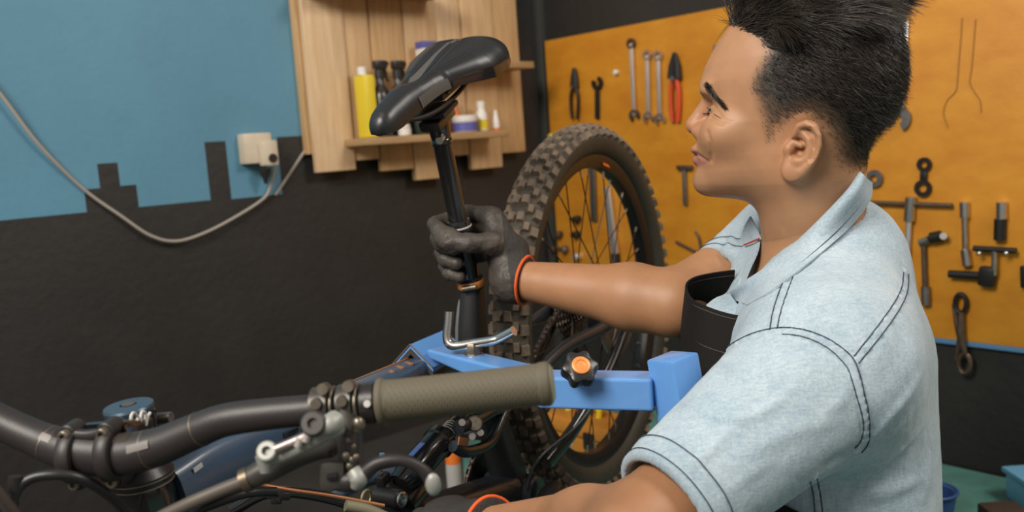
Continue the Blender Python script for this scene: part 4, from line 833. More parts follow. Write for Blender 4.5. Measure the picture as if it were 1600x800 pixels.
# ------------------------------------------------------------------ blue work stand
M_sb = mat('blue_stand_enamel', (0.125, 0.315, 0.68), 0.32, coat=0.45, var=0.10, vscale=9, bump=0.06, bscale=35)
M_rub = mat('brown_rubber_lining', (0.055, 0.042, 0.034), 0.8, var=0.3, vscale=40); M_chip = mat('bare_rusty_edge', (0.16, 0.10, 0.06), 0.6, 0.3)
dV = float((bp(668, 556) - CAM) @ FWD) - 0.028; hz = at(668, 546, dV)[2]     # height of the arm's top face

def athz(px, py, z):
    d = FWD + (px - 800) / FPX * RGT - (py - 400) / FPX * UPV; return CAM + d * ((z - CAMZ) / d[2])
e0_, e1, e2 = athz(665, 546, hz), athz(840, 589.5, hz), athz(1018, 592.5, hz)
TH = 0.037
pfoot = athz(1045, 565, hz); pfoot = np.array([pfoot[0], pfoot[1], 0.0])
stand = thing('bike_stand', 'blue painted steel work stand clamping the bicycle frame', 'stand', (e2[0] + 0.05, e2[1] + 0.02, 0))
dL = unit(e1 - e0_); nL_ = np.array([-dL[1], dL[0], 0]); nL_ = nL_ if nL_[1] > 0 else -nL_
dR = unit(e2 - e1); nR_ = np.array([-dR[1], dR[0], 0]); nR_ = nR_ if nR_[1] > 0 else -nR_
mit = unit(nL_ + nR_); mit = mit * TH / (mit @ nR_)
def sect(c, n): return [c, c + n, c + n - ZU * TH, c - ZU * TH]
m = MB(); loft(m, [[e0_, e0_ + nL_ * TH, e0_ + nL_ * TH - ZU * 0.012, e0_ + dL * 0.006 - ZU * 0.012], sect(e1, mit), sect(e2 + dR * 0.0, nR_ * TH)]); 
arm = m.build('arm', M_sb, stand, smooth=0)
mod = arm.modifiers.new('bevel', 'BEVEL'); mod.width = 0.0035; mod.segments = 3; mod.limit_method = 'ANGLE'
# upright post, slightly leaning, capped
ptop = e2 + dR * 0.021 + nR_ * TH * 0.45
PTOP = ptop + ZU * 0.022; lean = unit(np.array([-0.125, 0.03, 1.0])); u1 = unit(dR * math.cos(-0.62) + nR_ * math.sin(-0.62)); u1 = unit(u1 - lean * (u1 @ lean)); u2 = np.cross(lean, u1)
Lp = (PTOP[2] - 0.004) / lean[2]
psc = 0.041
m = MB(); m.box(PTOP - lean * Lp / 2, (psc, psc, Lp), np.array([u1, u2, lean]).T, 0.0035); po = m.build('post', M_sb, stand)
foot = PTOP - lean * Lp
for s, c in ((1, u1), (-1, u1), (1, u2), (-1, u2)):
    MB().box(foot + c * s * 0.16 + ZU * (0.022 - foot[2]), (0.30, 0.04, 0.04), np.array([unit(c * [1, 1, 0]), np.cross(ZU, unit(c * [1, 1, 0])), ZU]).T, 0.003).build('foot', M_sb, stand)
# angle-iron cradle over the top tube, ridge along the tube
r0, r1 = athz(640, 538, e0_[2] + 0.010), None
cdir = unit(bp(735, 540) - bp(640, 585)); cdir = unit(np.array([cdir[0], cdir[1], cdir[2]]))
r0 = at(641, 538, np.dot(bp(650, 580) - CAM, FWD)); 
side_ = unit(np.cross(cdir, ZU)); side_ = side_ if side_ @ BY > 0 else -side_; upc = unit(np.cross(side_, cdir)); upc = upc if upc[2] > 0 else -upc
CL = 0.085; AW = 0.046
def angle_iron(m, t0, t1, r0, L, mi=0, w=AW):
    V = []
    for x in (0, L):
        c = r0 + cdir * x
        for t, wd in ((t0, w), (t1, w)):
            a = c - upc * t * 1.414
            V += [a, a + (side_ - upc * 0.9) * wd * 0.72, a + (-side_ - upc * 0.9) * wd * 0.72]
    # 0 ridge out,1 near out,2 far out,3 ridge in,4 near in,5 far in (+6 at the other end)
    F = [(0, 1, 7, 6), (0, 6, 8, 2), (3, 9, 10, 4), (3, 5, 11, 9), (1, 4, 10, 7), (2, 8, 11, 5), (0, 3, 4, 1), (0, 2, 5, 3), (6, 7, 10, 9), (6, 9, 11, 8)]
    return m.add(V, F, mi)
ai = angle_iron(MB(), 0.0, 0.004, r0, CL).build('angle_cradle', M_sb, stand, smooth=0)
angle_iron(MB(), 0.004, 0.0095, r0 - cdir * 0.0015, CL + 0.003, w=AW * 1.03).build('rubber_lining', M_rub, ai, smooth=0)
for sg in (1, -1):
    MB().tube([r0 - cdir * 0.0006, r0 + (side_ * sg - upc * 0.9) * AW * 0.72 - cdir * 0.0006], 0.0011, 6).build('chipped_edge', M_chip, ai)
# bent rod bolted on the arm
dR_ = float((athz(741, 556, hz) - CAM) @ FWD) - 1.2
rp = catmull([at(a_, b_, c_ + dR_) for a_, b_, c_ in ((702, 487, 1.215), (701, 505, 1.215), (699, 527, 1.215), (703, 538, 1.213), (716, 541, 1.21), (745, 536, 1.20), (770, 532, 1.19), (782, 528, 1.186), (803, 517, 1.175))], 6)
zb = e0_[2] + 0.002
rod = MB().tube(rp, 0.0064, 14).build('bent_rod', M_steel, stand)
nb = np.array(at(741, 556, 1.195)); nb[2] = hz
wsh = at(740, 555, 1.20)
ctop = athz(740, 555, hz)
MB().lathe(ctop, ZU, [(-0.004, 0.0105), (0.0, 0.0125), (0.002, 0.0125), (0.0022, 0.0105)], 24).build('washer', M_chrome, rod)
MB().lathe(ctop + ZU * 0.002, ZU, [(0, 0.0095), (0.010, 0.0095), (0.014, 0.007)], 6).build('nut', M_bolt, rod)
# star knob with orange cap
kc = at(906, 576, float((athz(906, 589, hz) - CAM) @ FWD) - 0.022); kax = unit(np.array([0.12, -0.75, 0.62])); ka = unit(np.cross(kax, ZU)); kb = np.cross(kax, ka)
def kprof(r): return [(r * (1 + 0.11 * math.cos(6 * t)) * math.cos(t), r * (1 + 0.11 * math.cos(6 * t)) * math.sin(t)) for t in np.linspace(0, 2 * np.pi, 60, endpoint=False)]
m = MB(); loft(m, [[kc + kax * z + ka * x + kb * y for x, y in kprof(r)] for z, r in ((-0.010, 0.0165), (-0.009, 0.0185), (0.002, 0.0192), (0.0065, 0.0180), (0.008, 0.0155))]); kn = m.build('star_knob', M_blk, stand)
MB().lathe(kc + kax * 0.0075, kax, [(0, 0.0105), (0.0022, 0.0102), (0.003, 0.0085), (0.0030, 0.006), (0.0022, 0.0055), (0.0026, 0.004), (0.0026, 0.0)], 28).build('knob_cap', M_orange, kn, label='orange cap of the black star knob')
MB().cyl(kc - kax * 0.03, kc - kax * 0.009, 0.0075, n=16).build('knob_boss', M_sb, kn)
for px, py in ((1042, 640), (1058, 652)): pass
# ------------------------------------------------------------------ implicit-surface modelling
def smin(a, b, k): h = np.maximum(k - np.abs(a - b), 0) / k; return np.minimum(a, b) - h * h * k * 0.25
def smax(a, b, k): return -smin(-a, -b, k)
def d_sph(P, c, r): return np.linalg.norm(P - c, axis=1) - r
def d_cap(P, a, b, ra, rb=None):
    a = np.asarray(a, float); b = np.asarray(b, float); rb = ra if rb is None else rb; ab = b - a
    t = np.clip(((P - a) @ ab) / (ab @ ab), 0, 1); return np.linalg.norm(P - a - t[:, None] * ab, axis=1) - (ra + (rb - ra) * t)
def d_ell(P, c, rad, R=None):
    q = P - np.asarray(c, float)
    if R is not None: q = q @ np.asarray(R)
    rad = np.asarray(rad, float); k0 = np.linalg.norm(q / rad, axis=1); k1 = np.linalg.norm(q / rad ** 2, axis=1) + 1e-9
    return k0 * (k0 - 1) / k1
def d_poly(P, pts, r, k=None):
    rs = np.full(len(pts), r, float) if np.isscalar(r) else r; d = None
    for i in range(len(pts) - 1):
        e = d_cap(P, pts[i], pts[i + 1], rs[i], rs[i + 1]); d = e if d is None else (np.minimum(d, e) if k is None else smin(d, e, k))
    return d
def grad(f, P, e=5e-4):
    g = np.empty_like(P)
    for i in range(3):
        d = np.zeros(3); d[i] = e; g[:, i] = (f(P + d) - f(P - d)) / (2 * e)
    return g
def march(f, px, py, t0=0.4, t1=2.2):
    """first hit of the photo's sight lines with the surface f = 0"""
    px = np.atleast_1d(np.asarray(px, float)); py = np.atleast_1d(np.asarray(py, float))
    D = FWD + ((px - 800) / FPX)[:, None] * RGT - ((py - 400) / FPX)[:, None] * UPV; L = np.linalg.norm(D, axis=1); D = D / L[:, None]
    t = np.full(len(px), t0); ok = np.ones(len(px), bool)
    for _ in range(160):
        d = f(CAM + D * t[:, None]); t = np.where(d > 3e-4, t + np.clip(d * 0.7, 1e-4, 0.1), t)
    return CAM + D * t[:, None], t < t1
def surface(f, lo, hi, h, newton=2):
    lo = np.asarray(lo, float); hi = np.asarray(hi, float); B_ = 8
    nb = np.ceil((hi - lo) / (h * B_)).astype(int); n = nb * B_ + 1
    cb = np.stack(np.meshgrid(*[np.arange(k) for k in nb], indexing='ij'), -1).reshape(-1, 3)
    fc = f(lo + (cb + 0.5) * B_ * h); near = np.abs(fc) < B_ * h * 1.35
    S_ = np.where(np.repeat(np.repeat(np.repeat(fc.reshape(nb), B_, 0), B_, 1), B_, 2) < 0, -1.0, 1.0).astype(np.float32)
    S_ = np.pad(S_, ((0, 1), (0, 1), (0, 1)), mode='edge')
    off = np.stack(np.meshgrid(*[np.arange(B_ + 1)] * 3, indexing='ij'), -1).reshape(-1, 3)
    blocks = cb[near]
    for i in range(0, len(blocks), 700):
        idx = (blocks[i:i + 700, None, :] * B_ + off[None]).reshape(-1, 3)
        S_[idx[:, 0], idx[:, 1], idx[:, 2]] = f(lo + idx * h)
    for ax in range(3):                                            # closed at the bounds
        sl = [slice(None)] * 3; sl[ax] = 0; S_[tuple(sl)] = np.maximum(S_[tuple(sl)], 1e-6); sl[ax] = -1; S_[tuple(sl)] = np.maximum(S_[tuple(sl)], 1e-6)
    ng = S_ < 0; a = ng[:-1, :-1, :-1]; anyn = np.zeros_like(a); alln = np.ones_like(a)
    cs = [(i, j, k) for i in (0, 1) for j in (0, 1) for k in (0, 1)]
    for i, j, k in cs:
        s = ng[i:n[0] - 1 + i, j:n[1] - 1 + j, k:n[2] - 1 + k]; anyn |= s; alln &= s
    act = np.argwhere(anyn & ~alln); vid = np.full(a.shape, -1, np.int32); vid[act[:, 0], act[:, 1], act[:, 2]] = np.arange(len(act))
    acc = np.zeros((len(act), 3)); cnt = np.zeros(len(act))
    for p in cs:
        for ax in range(3):
            if p[ax]: continue
            q = list(p); q[ax] = 1; A = act + p; Bq = act + q
            va = S_[A[:, 0], A[:, 1], A[:, 2]]; vb = S_[Bq[:, 0], Bq[:, 1], Bq[:, 2]]; m = (va < 0) != (vb < 0); t = va[m] / (va[m] - vb[m])
            e = np.array(p, float)[None].repeat(m.sum(), 0); e[:, ax] += t; acc[m] += e; cnt[m] += 1
    V = lo + (act + acc / cnt[:, None]) * h; F = []
    for ax in range(3):
        u, w_ = (ax + 1) % 3, (ax + 2) % 3
        s0 = [slice(0, None)] * 3; s1 = [slice(0, None)] * 3; s0[ax] = slice(0, -1); s1[ax] = slice(1, None)
        x0 = ng[tuple(s0)]; x1 = ng[tuple(s1)]; E_ = np.argwhere(x0 != x1)
        E_ = E_[(E_[:, u] > 0) & (E_[:, w_] > 0) & (E_[:, u] < n[u] - 1) & (E_[:, w_] < n[w_] - 1)]
        du = np.zeros(3, int); du[u] = 1; dw = np.zeros(3, int); dw[w_] = 1
        q = [E_ - du - dw, E_ - dw, E_, E_ - du]; ids = np.stack([vid[c[:, 0], c[:, 1], c[:, 2]] for c in q], -1)
        flip = ~x0[E_[:, 0], E_[:, 1], E_[:, 2]]; ids[flip] = ids[flip][:, ::-1]; F.append(ids)
    F = np.concatenate(F); F = F[(F >= 0).all(1)]
    for _ in range(newton):
        d = f(V); g = grad(f, V, h * 0.35); V = V - np.clip(d / ((g * g).sum(1) + 1e-6), -h, h)[:, None] * g
    return V, F
def mesh_obj(name, V, F, m, parent=None, col=None, smooth=True, **props):
    me = bpy.data.meshes.new(name); V = np.asarray(V, float)
    if parent is not None: V = V - np.array(ORG.get(parent.name, (0, 0, 0)))
    F = np.asarray(F); k = F.shape[1]
    me.vertices.add(len(V)); me.vertices.foreach_set('co', V.astype(np.float32).ravel()); me.loops.add(F.size); me.loops.foreach_set('vertex_index', F.astype(np.int32).ravel())
    me.polygons.add(len(F)); me.polygons.foreach_set('loop_start', np.arange(0, F.size, k, dtype=np.int32))
    me.update(calc_edges=True); me.validate()
    if smooth: me.polygons.foreach_set('use_smooth', [True] * len(me.polygons))
    for x in (m if isinstance(m, (list, tuple)) else [m]): me.materials.append(x)
    if col is not None:
        at_ = me.color_attributes.new('tint', 'FLOAT_COLOR', 'POINT'); c4 = np.ones((len(V), 4), np.float32); c4[:, :3] = col; at_.data.foreach_set('color', c4.ravel())
    o = bpy.data.objects.new(name, me); COL.objects.link(o)
    if parent is not None: o.parent = parent; ORG[o.name] = ORG.get(parent.name, (0, 0, 0))
    for kx, v in props.items(): o[kx] = v
    return o
def fbm(P, s, seed=0):
    """cheap smooth noise: a few rotated sine products"""
    r = np.random.default_rng(seed); out = np.zeros(len(P))
    for o_ in range(5):
        A = r.normal(size=(3, 3)) * s * (1.0 + 0.5 * o_); ph = r.uniform(0, 6.28, 3); q = P @ A.T + ph; out += np.sin(q[:, 0]) * np.cos(q[:, 1] + np.sin(q[:, 2])) / (1 + 0.5 * o_)
    return out / 3
def sstep(x, a, b): t = np.clip((x - a) / (b - a), 0, 1); return t * t * (3 - 2 * t)

# ------------------------------------------------------------------ the person: head frame (x forward, y towards the person's left, z up)
HYAW = R_(25); HO = at(1246, 235, 1.07)
HF = np.array([-math.cos(HYAW), math.sin(HYAW), 0]); HL = np.array([-math.sin(HYAW), -math.cos(HYAW), 0]); HB = np.stack([HF, HL, ZU])
def hc(px, py, y=0.0):
    d = FWD + (px - 800) / FPX * RGT - (py - 400) / FPX * UPV; t = ((HO + HL * y - CAM) @ HL) / (d @ HL); q = CAM + d * t - HO; return np.array([q @ HF, y, q[2]])
HR = np.array(HB).T     # columns are head axes in world
def toh(P): return (P - HO) @ HR
front = np.array([hc(*p) for p in [(1176, 16), (1152, 33), (1138, 48), (1125, 66), (1114, 86), (1104, 106), (1099, 122), (1098, 132), (1101, 142), (1105, 155), (1107, 170), (1106, 185), (1101, 200), (1095, 212), (1091, 224), (1090, 236), (1092, 250), (1093, 262), (1091, 274), (1090, 285), (1093, 296), (1101, 305), (1118, 312), (1140, 318)]])
fz = front[::-1, 2]; fx = front[::-1, 0]
zpx = lambda y: hc(1180, y)[2]
wz = np.array([(zpx(y), w_) for y, w_ in [(330, .026), (316, .032), (302, .041), (285, .050), (262, .057), (240, .062), (215, .066), (190, .069), (165, .0695), (130, .069), (95, .068), (60, .063), (20, .052), (-10, .03)]])
SKC = hc(1274, 116); SKR = (0.0970, 0.0765, 0.0930)
EY = hc(1123, 177, 0.031); 
def ext(p, dx=0): q = np.array(p, float); q[0] += dx; return q
def mir(c): return np.array([c[0], -c[1], c[2]])
tipc = hc(1072, 196); tipc[0] -= 0.0115
nas = hc(1103, 153); nas[0] -= 0.009
ridge = hc(1083, 178); ridge[0] -= 0.0095
wing = hc(1096, 204, 0.0145); colu = hc(1088, 212); colu[0] -= 0.006
lipu = hc(1081.5, 234); lipu[0] -= 0.0085; lipl = hc(1084.5, 250.5); lipl[0] -= 0.0090
corner = hc(1107, 252, 0.024)
mslit = [hc(1080, 240), hc(1084, 241, 0.008), hc(1091, 244, 0.016), corner]
EP = 0.070                                       # ear plane
def e_(px, py, y): return hc(px, py, y)
helix = [e_(1241, 224, .074), e_(1242, 209, .078), e_(1249, 197, .083), e_(1260, 193, .087), e_(1271, 199, .090), e_(1278, 212, .091), e_(1279, 228, .090), e_(1274, 244, .087), e_(1265, 258, .083), e_(1253, 268, .079)]
anti = [e_(1255, 207, .080), e_(1264, 218, .083), e_(1267, 232, .083), e_(1262, 246, .081), e_(1251, 253, .079)]
lobe = e_(1237, 267, .076); earc = e_(1256, 231, .077)
eax = unit(e_(1262, 190, .08) - e_(1240, 276, .08)); eay = unit(np.cross(eax, [0.25, 1, 0])); eaz = np.cross(eax, eay); ER = np.stack([eax, eay, eaz]).T
def head_f0(P):
    q = toh(P); y0 = q[:, 1].copy(); A = q.copy(); A[:, 1] = np.abs(A[:, 1]); x, y, z = A.T
    xf = np.interp(z, fz, fx); w_ = np.interp(z, wz[::-1, 0][::-1] if False else np.sort(wz[:, 0]), wz[np.argsort(wz[:, 0]), 1]); xc = 0.010
    ex = np.where(x > xc, (x - xc) / np.maximum(xf - xc, 0.03), (xc - x) / 0.075); r = (np.abs(ex) ** 2.25 + (y / w_) ** 2.35) ** (1 / 2.3)
    d = (r - 1) * 0.058
    zb = hc(1118, 313)[2]; d = smax(d, (zb + 0.20 * y - 0.03 * (x - 0.08)) - z, 0.022); d = smax(d, z - hc(1180, 0)[2], 0.03)
    d = smin(d, d_ell(A, SKC, SKR), 0.025)
    # brow, cheek, sockets, lids
    d = smin(d, d_ell(A, hc(1112, 140, 0.022), (0.010, 0.022, 0.007)), 0.014)
    d = smax(d, -d_ell(A, ext(hc(1106, 171, 0.032), 0.006), (0.013, 0.017, 0.010)), 0.014)
    d = smin(d, d_ell(A, hc(1136, 208, 0.040), (0.027, 0.026, 0.021)), 0.020)
    d = smin(d, d_sph(A, EY, 0.0128), 0.005)
    sl = d_ell(A, EY + np.array([0.0112, 0.003, -0.0006]), (0.0060, 0.0100, 0.0008), np.array([[1, 0.25, 0], [-0.25, 1, -0.18], [0, 0.18, 1.0]]) / 1.03)
    d = smax(d, -sl, 0.0015)
    d = smax(d, -(d_poly(A, [EY + np.array([0.013, -0.010, 0.0060]), EY + np.array([0.0118, 0.002, 0.0068]), EY + np.array([0.005, 0.0125, 0.0028])], 0.0010)), 0.003)   # lid crease
    d = smax(d, -(d_poly(A, [EY + np.array([0.002, 0.0145, -0.003]), EY + np.array([-0.010, 0.019, -0.0075])], 0.0007)), 0.003)                                        # smile line at the eye's corner
    d = smax(d, -(d_poly(A, [EY + np.array([0.012, -0.004, -0.0088]), EY + np.array([0.007, 0.010, -0.0092])], 0.0010)), 0.004)
    # nose
    n_ = d_poly(A, [nas, ridge, tipc], [0.0085, 0.0088, 0.0118]); n_ = smin(n_, d_ell(A, wing, (0.0125, 0.0085, 0.0082)), 0.007); n_ = smin(n_, d_sph(A, colu, 0.0058), 0.006)
    n_ = smax(n_, -d_ell(A, hc(1089, 211, 0.0075) + np.array([0, 0, -0.0025]), (0.0055, 0.0035, 0.0045)), 0.003)
    d = smin(d, n_, 0.009)
    d = smax(d, -d_poly(A, [wing + np.array([-0.010, 0.0075, 0.006]), wing + np.array([-0.012, 0.0085, -0.003]), wing + np.array([-0.008, 0.005, -0.0085])], 0.0010), 0.0035)
    
    # mouth
    d = smin(d, d_ell(A, lipu, (0.0095, 0.019, 0.0064)), 0.005); d = smin(d, d_ell(A, lipl, (0.0098, 0.018, 0.0070)), 0.005)
    d = smax(d, -d_poly(A, mslit, [0.0016, 0.0016, 0.0015, 0.0012]), 0.0022); d = smax(d, -d_sph(A, corner + np.array([-0.002, 0.003, 0]), 0.003), 0.006)
    d = smin(d, d_ell(A, ext(hc(1092, 284), -0.014), (0.015, 0.020, 0.013)), 0.016)
    # ear
    e = d_ell(A, earc, (0.0315, 0.0185, 0.0045), ER); e = smin(e, d_poly(A, helix, [.0036, .0038, .0040, .0042, .0042, .0040, .0038, .0036, .0036, .0042]), 0.003)
    e = smin(e, d_ell(A, lobe, (0.0095, 0.0042, 0.0105)), 0.005); e = smax(e, -d_ell(A, e_(1245, 234, .081), (0.0105, 0.0160, 0.0140)), 0.002); e = smax(e, -d_poly(A, [e_(1250, 206, .089), e_(1264, 204, .093), e_(1272, 216, .094), e_(1272, 234, .092), e_(1266, 248, .088)], 0.0040), 0.002)
    e = smin(e, d_poly(A, anti, 0.0034), 0.004); e = smin(e, d_sph(A, e_(1233, 232, .074), 0.0052), 0.005); e = smin(e, d_sph(A, e_(1245, 251, .078), 0.0042), 0.004); e = smin(e, d_poly(A, [e_(1241, 223, .075), e_(1252, 227, .076)], 0.0028), 0.003)
    d = smin(d, e, 0.0030)
    # neck
    nk = d_cap(P, NK0, NK1, 0.0590, 0.064); return smin(d, nk, 0.032)
def head_f(P):
    d = head_f0(P); nr_ = np.abs(d) < 0.006
    if GROOVE and nr_.any():
        Q = P[nr_]; A = toh(Q); A[:, 1] = np.abs(A[:, 1]); e = d[nr_]
        for c_, r_, k_ in GROOVE: e = smax(e, -d_poly(A, c_, r_), k_)
        d = d.copy(); d[nr_] = e
    return d
GROOVE = []
NK0 = HO + HR @ hc(1260, 265); NK1 = at(1276, 420, 1.125)
# body joints
Ls, Lw = at(1280, 586, 0.94), at(772, 830, 0.985)
Le = at(1040, 792, 0.833) + unit(at(1040, 792, 0.833) - Ls) * 0.046
Rs, Re, Rw = at(1212, 382, 1.29), at(1052, 474, 1.195), at(818, 438, 1.285)
BYW = R_(14); BFW = np.array([-math.cos(BYW), math.sin(BYW), 0]); BLF = np.array([-math.sin(BYW), -math.cos(BYW), 0]); BR = np.stack([BFW, BLF, ZU]).T
def limb(P, a, e, w_, ru=0.050, re=0.0425, rw=0.0272):
    fa = e + (w_ - e) * 0.26
    d = d_cap(P, a, e, ru, re); d = smin(d, d_cap(P, e, fa, re * 0.97, re * 1.02), 0.02); return smin(d, d_cap(P, fa, w_, re * 1.02, rw), 0.02)
CH = at(1279, 520, 1.115); WA = at(1288, 800, 1.10)
def torso_f(P, g=0.0):
    q = (P - CH) @ BR; qq = P - CH
    t = np.clip((CH[2] - P[:, 2]) / (CH[2] - WA[2]), -0.6, 1.6); cen = CH + t[:, None] * (WA - CH); q = (P - cen) @ BR
    rx = 0.122 + 0.0 * t + g; ry = 0.175 - 0.018 * np.clip(t, 0, 1) + g; r = (np.abs(q[:, 0] / rx) ** 2.3 + np.abs(q[:, 1] / ry) ** 2.3) ** (1 / 2.3)
    d = (r - 1) * 0.12; top = CH[2] + 0.085; d = smax(d, P[:, 2] - top, 0.12)
    d = smin(d, d_cap(P, Ls * 0.93 + Rs * 0.07 + np.array([0.025, 0, 0.0]), Rs * 0.93 + Ls * 0.07 + np.array([0.03, 0, 0.0]), 0.070 + g, 0.062 + g), 0.06)
    nb = at(1306, 402, 1.12); d = smin(d, d_cap(P, nb, Ls + np.array([0.02, 0.06, 0.03]), 0.062 + g, 0.055 + g), 0.05); d = smin(d, d_cap(P, nb, Rs + np.array([0.03, -0.05, 0.01]), 0.06 + g, 0.05 + g), 0.05)
    return d
def body_f(P):
    d = torso_f(P, -0.012); d = smin(d, d_cap(P, NK0, NK1, 0.0588, 0.0638), 0.022)
    d = smin(d, limb(P, Ls, Le, Lw, 0.046, 0.0425), 0.03); d = smin(d, limb(P, Rs, Re, Rw), 0.03); return smax(d, 0.30 - P[:, 2], 0.01)

person = thing('person', 'dark-haired man in a pale denim shirt and black apron kneeling beside the bicycle', 'person', (float(CH[0]), float(CH[1]), 0))
M_skin = bpy.data.materials.new('skin'); M_skin.use_nodes = True; nt = M_skin.node_tree; b = nt.nodes['Principled BSDF']
va = nt.nodes.new('ShaderNodeVertexColor'); va.layer_name = 'tint'
tc = nt.nodes.new('ShaderNodeTexCoord'); nz = nt.nodes.new('ShaderNodeTexNoise'); nz.inputs['Scale'].default_value = 55; nz.inputs['Detail'].default_value = 5; nt.links.new(tc.outputs['Object'], nz.inputs['Vector'])
mr = nt.nodes.new('ShaderNodeMapRange'); mr.inputs[3].default_value = 0.86; mr.inputs[4].default_value = 1.12; nt.links.new(nz.outputs['Fac'], mr.inputs[0])
vm = nt.nodes.new('ShaderNodeVectorMath'); vm.operation = 'SCALE'; nt.links.new(va.outputs[0], vm.inputs[0]); nt.links.new(mr.outputs[0], vm.inputs['Scale']); nt.links.new(vm.outputs[0], b.inputs['Base Color'])
n2 = nt.nodes.new('ShaderNodeTexNoise'); n2.inputs['Scale'].default_value = 1700; n2.inputs['Detail'].default_value = 2; nt.links.new(tc.outputs['Object'], n2.inputs['Vector'])
bpn = nt.nodes.new('ShaderNodeBump'); bpn.inputs['Strength'].default_value = 0.18; bpn.inputs['Distance'].default_value = 0.0006; nt.links.new(n2.outputs['Fac'], bpn.inputs['Height']); nt.links.new(bpn.outputs[0], b.inputs['Normal'])
b.inputs['Roughness'].default_value = 0.5; b.inputs['Subsurface Weight'].default_value = 0.12; b.inputs['Subsurface Radius'].default_value = (0.008, 0.003, 0.0015); b.inputs['Subsurface Scale'].default_value = 0.5
SKIN = np.array([0.42, 0.212, 0.106])
for pp_, r_, k_ in (([(1120, 177), (1129, 185), (1136, 189), (1143, 190)], (0.0009, 0.0009, 0.0008, 0.0004), 0.0028), ([(1108, 160), (1115, 166), (1122, 174), (1127, 181)], (0.0008, 0.0010, 0.0010, 0.0007), 0.003),
                   ([(1105, 207), (1109, 222), (1112, 238), (1110, 251)], (0.0008, 0.0007, 0.0006, 0.0006), 0.006), ([(1110, 184), (1118, 189), (1128, 193)], (0.0007, 0.0008, 0.0005), 0.005), ([(1085, 240), (1091, 243), (1098, 247), (1107, 252)], (0.0018, 0.0020, 0.0018, 0.0010), 0.0020)):
    W_, ok_ = march(head_f0, [q[0] for q in pp_], [q[1] for q in pp_]); c_ = toh(W_)
    if ok_.all(): GROOVE.append((c_, r_, k_))
import time as _t
_t0 = _t.time()
lo = HO + np.array([-0.19, -0.20, -0.20]); hi = HO + np.array([0.19, 0.20, 0.19])
HV, HFc = surface(head_f, lo, hi, 0.0019)
# cut the neck stump below the collar
_bp = catmull(np.array([(1101, 132, 0), (1105, 136, 0), (1113, 146, 0), (1122, 156, 0), (1132, 168, 0)], float), 10)[:, :2]
BROW = toh(march(head_f, _bp[:, 0], _bp[:, 1])[0])
def poly_sd(pts, X):
    """signed distance (inside positive) to polygon PTS in the x-z plane"""
    pts = np.asarray(pts); d = np.full(len(X), 1e9); ins = np.zeros(len(X), bool); n = len(pts)
    for i in range(n):
        a, b_ = pts[i], pts[(i + 1) % n]; ab = b_ - a; t = np.clip(((X - a) @ ab) / (ab @ ab), 0, 1); d = np.minimum(d, np.linalg.norm(X - a - t[:, None] * ab, axis=1))
        c = ((a[1] > X[:, 1]) != (b_[1] > X[:, 1])) & (X[:, 0] < (b_[0] - a[0]) * (X[:, 1] - a[1]) / (b_[1] - a[1] + 1e-12) + a[0]); ins ^= c
    return np.where(ins, d, -d)
def hx(px, py, y=0.055): q = hc(px, py, y); return (q[0], q[2])
hair_poly = [hx(1139, 40, 0.01), hx(1160, 50, .03), hx(1184, 62, .045), hx(1198, 80, .055), hx(1187, 100, .06), hx(1174, 120, .062), hx(1172, 142, .065), hx(1181, 168, .067), hx(1189, 196, .068), hx(1196, 226, .067), hx(1206, 222, .068), hx(1216, 203, .069), hx(1238, 191, .07), hx(1262, 187, .073), hx(1284, 205, .073), hx(1291, 228, .07), hx(1297, 250, .065), hx(1312, 267, .05), hx(1350, 268, .0), hx(1460, 210, 0), hx(1470, -120, 0), hx(1110, -120, 0)]
qh = toh(HV); msd = poly_sd(hair_poly, qh[:, [0, 2]]); 
ear_zone = (np.abs(qh[:, 1]) > 0.0725) & (d_ell(np.abs(qh) * [0, 1, 0] + qh * [1, 0, 1], earc, (0.040, 0.030, 0.022), ER) < 0)
ed = 0.35 + 0.9 * sstep(qh[:, 2], zpx(150), zpx(60)); hm = sstep(msd + 0.0022 * fbm(qh, 160, 4), -0.004, 0.016); hm[ear_zone] = 0
def near_px(q):
    W_ = HO + (q * [1, 0, 1] + np.abs(q) * [0, 1, 0]) @ HR.T - CAM; dd = W_ @ FWD; return np.stack([800 + FPX * (W_ @ RGT) / dd, 400 - FPX * (W_ @ UPV) / dd], -1)
npx = near_px(qh); lsd = np.maximum(poly_sd([(1070, 232), (1083, 231.5), (1093, 239), (1108, 252), (1098, 247.5), (1086, 241.5), (1070, 240)], npx), poly_sd([(1070, 243), (1086, 243.5), (1096, 248), (1107, 252.5), (1101, 257.5), (1091, 259), (1070, 257)], npx))
lipm = sstep(lsd, -1.6, 1.2) * (qh[:, 0] > 0.05)
beard = sstep(hc(1150, 250)[2] - qh[:, 2], -0.01, 0.03) * sstep(qh[:, 0], 0.0, 0.05) * 0.28 + 0.25 * np.exp(-(np.linalg.norm(qh - (lipu + [0.003, 0, 0.013]), axis=1) / 0.012) ** 2)
tint = SKIN[None] * (1 + 0.06 * fbm(qh, 40, 3)[:, None])
blush = np.exp(-((qh[:, 0] - tipc[0]) / 0.02) ** 2 - ((qh[:, 2] - tipc[2]) / 0.018) ** 2) * 0.5 + 0.5 * np.exp(-(np.linalg.norm(np.abs(qh) - earc, axis=1) / 0.03) ** 2)
tint = tint * (1 - blush[:, None] * np.array([-0.02, 0.16, 0.20])); tint = tint * (1 - beard[:, None] * np.array([0.55, 0.45, 0.35])) 
tint = tint * (1 - lipm[:, None]) + np.array([0.35, 0.14, 0.105]) * lipm[:, None]
HAIRC = np.array([0.022, 0.015, 0.011])
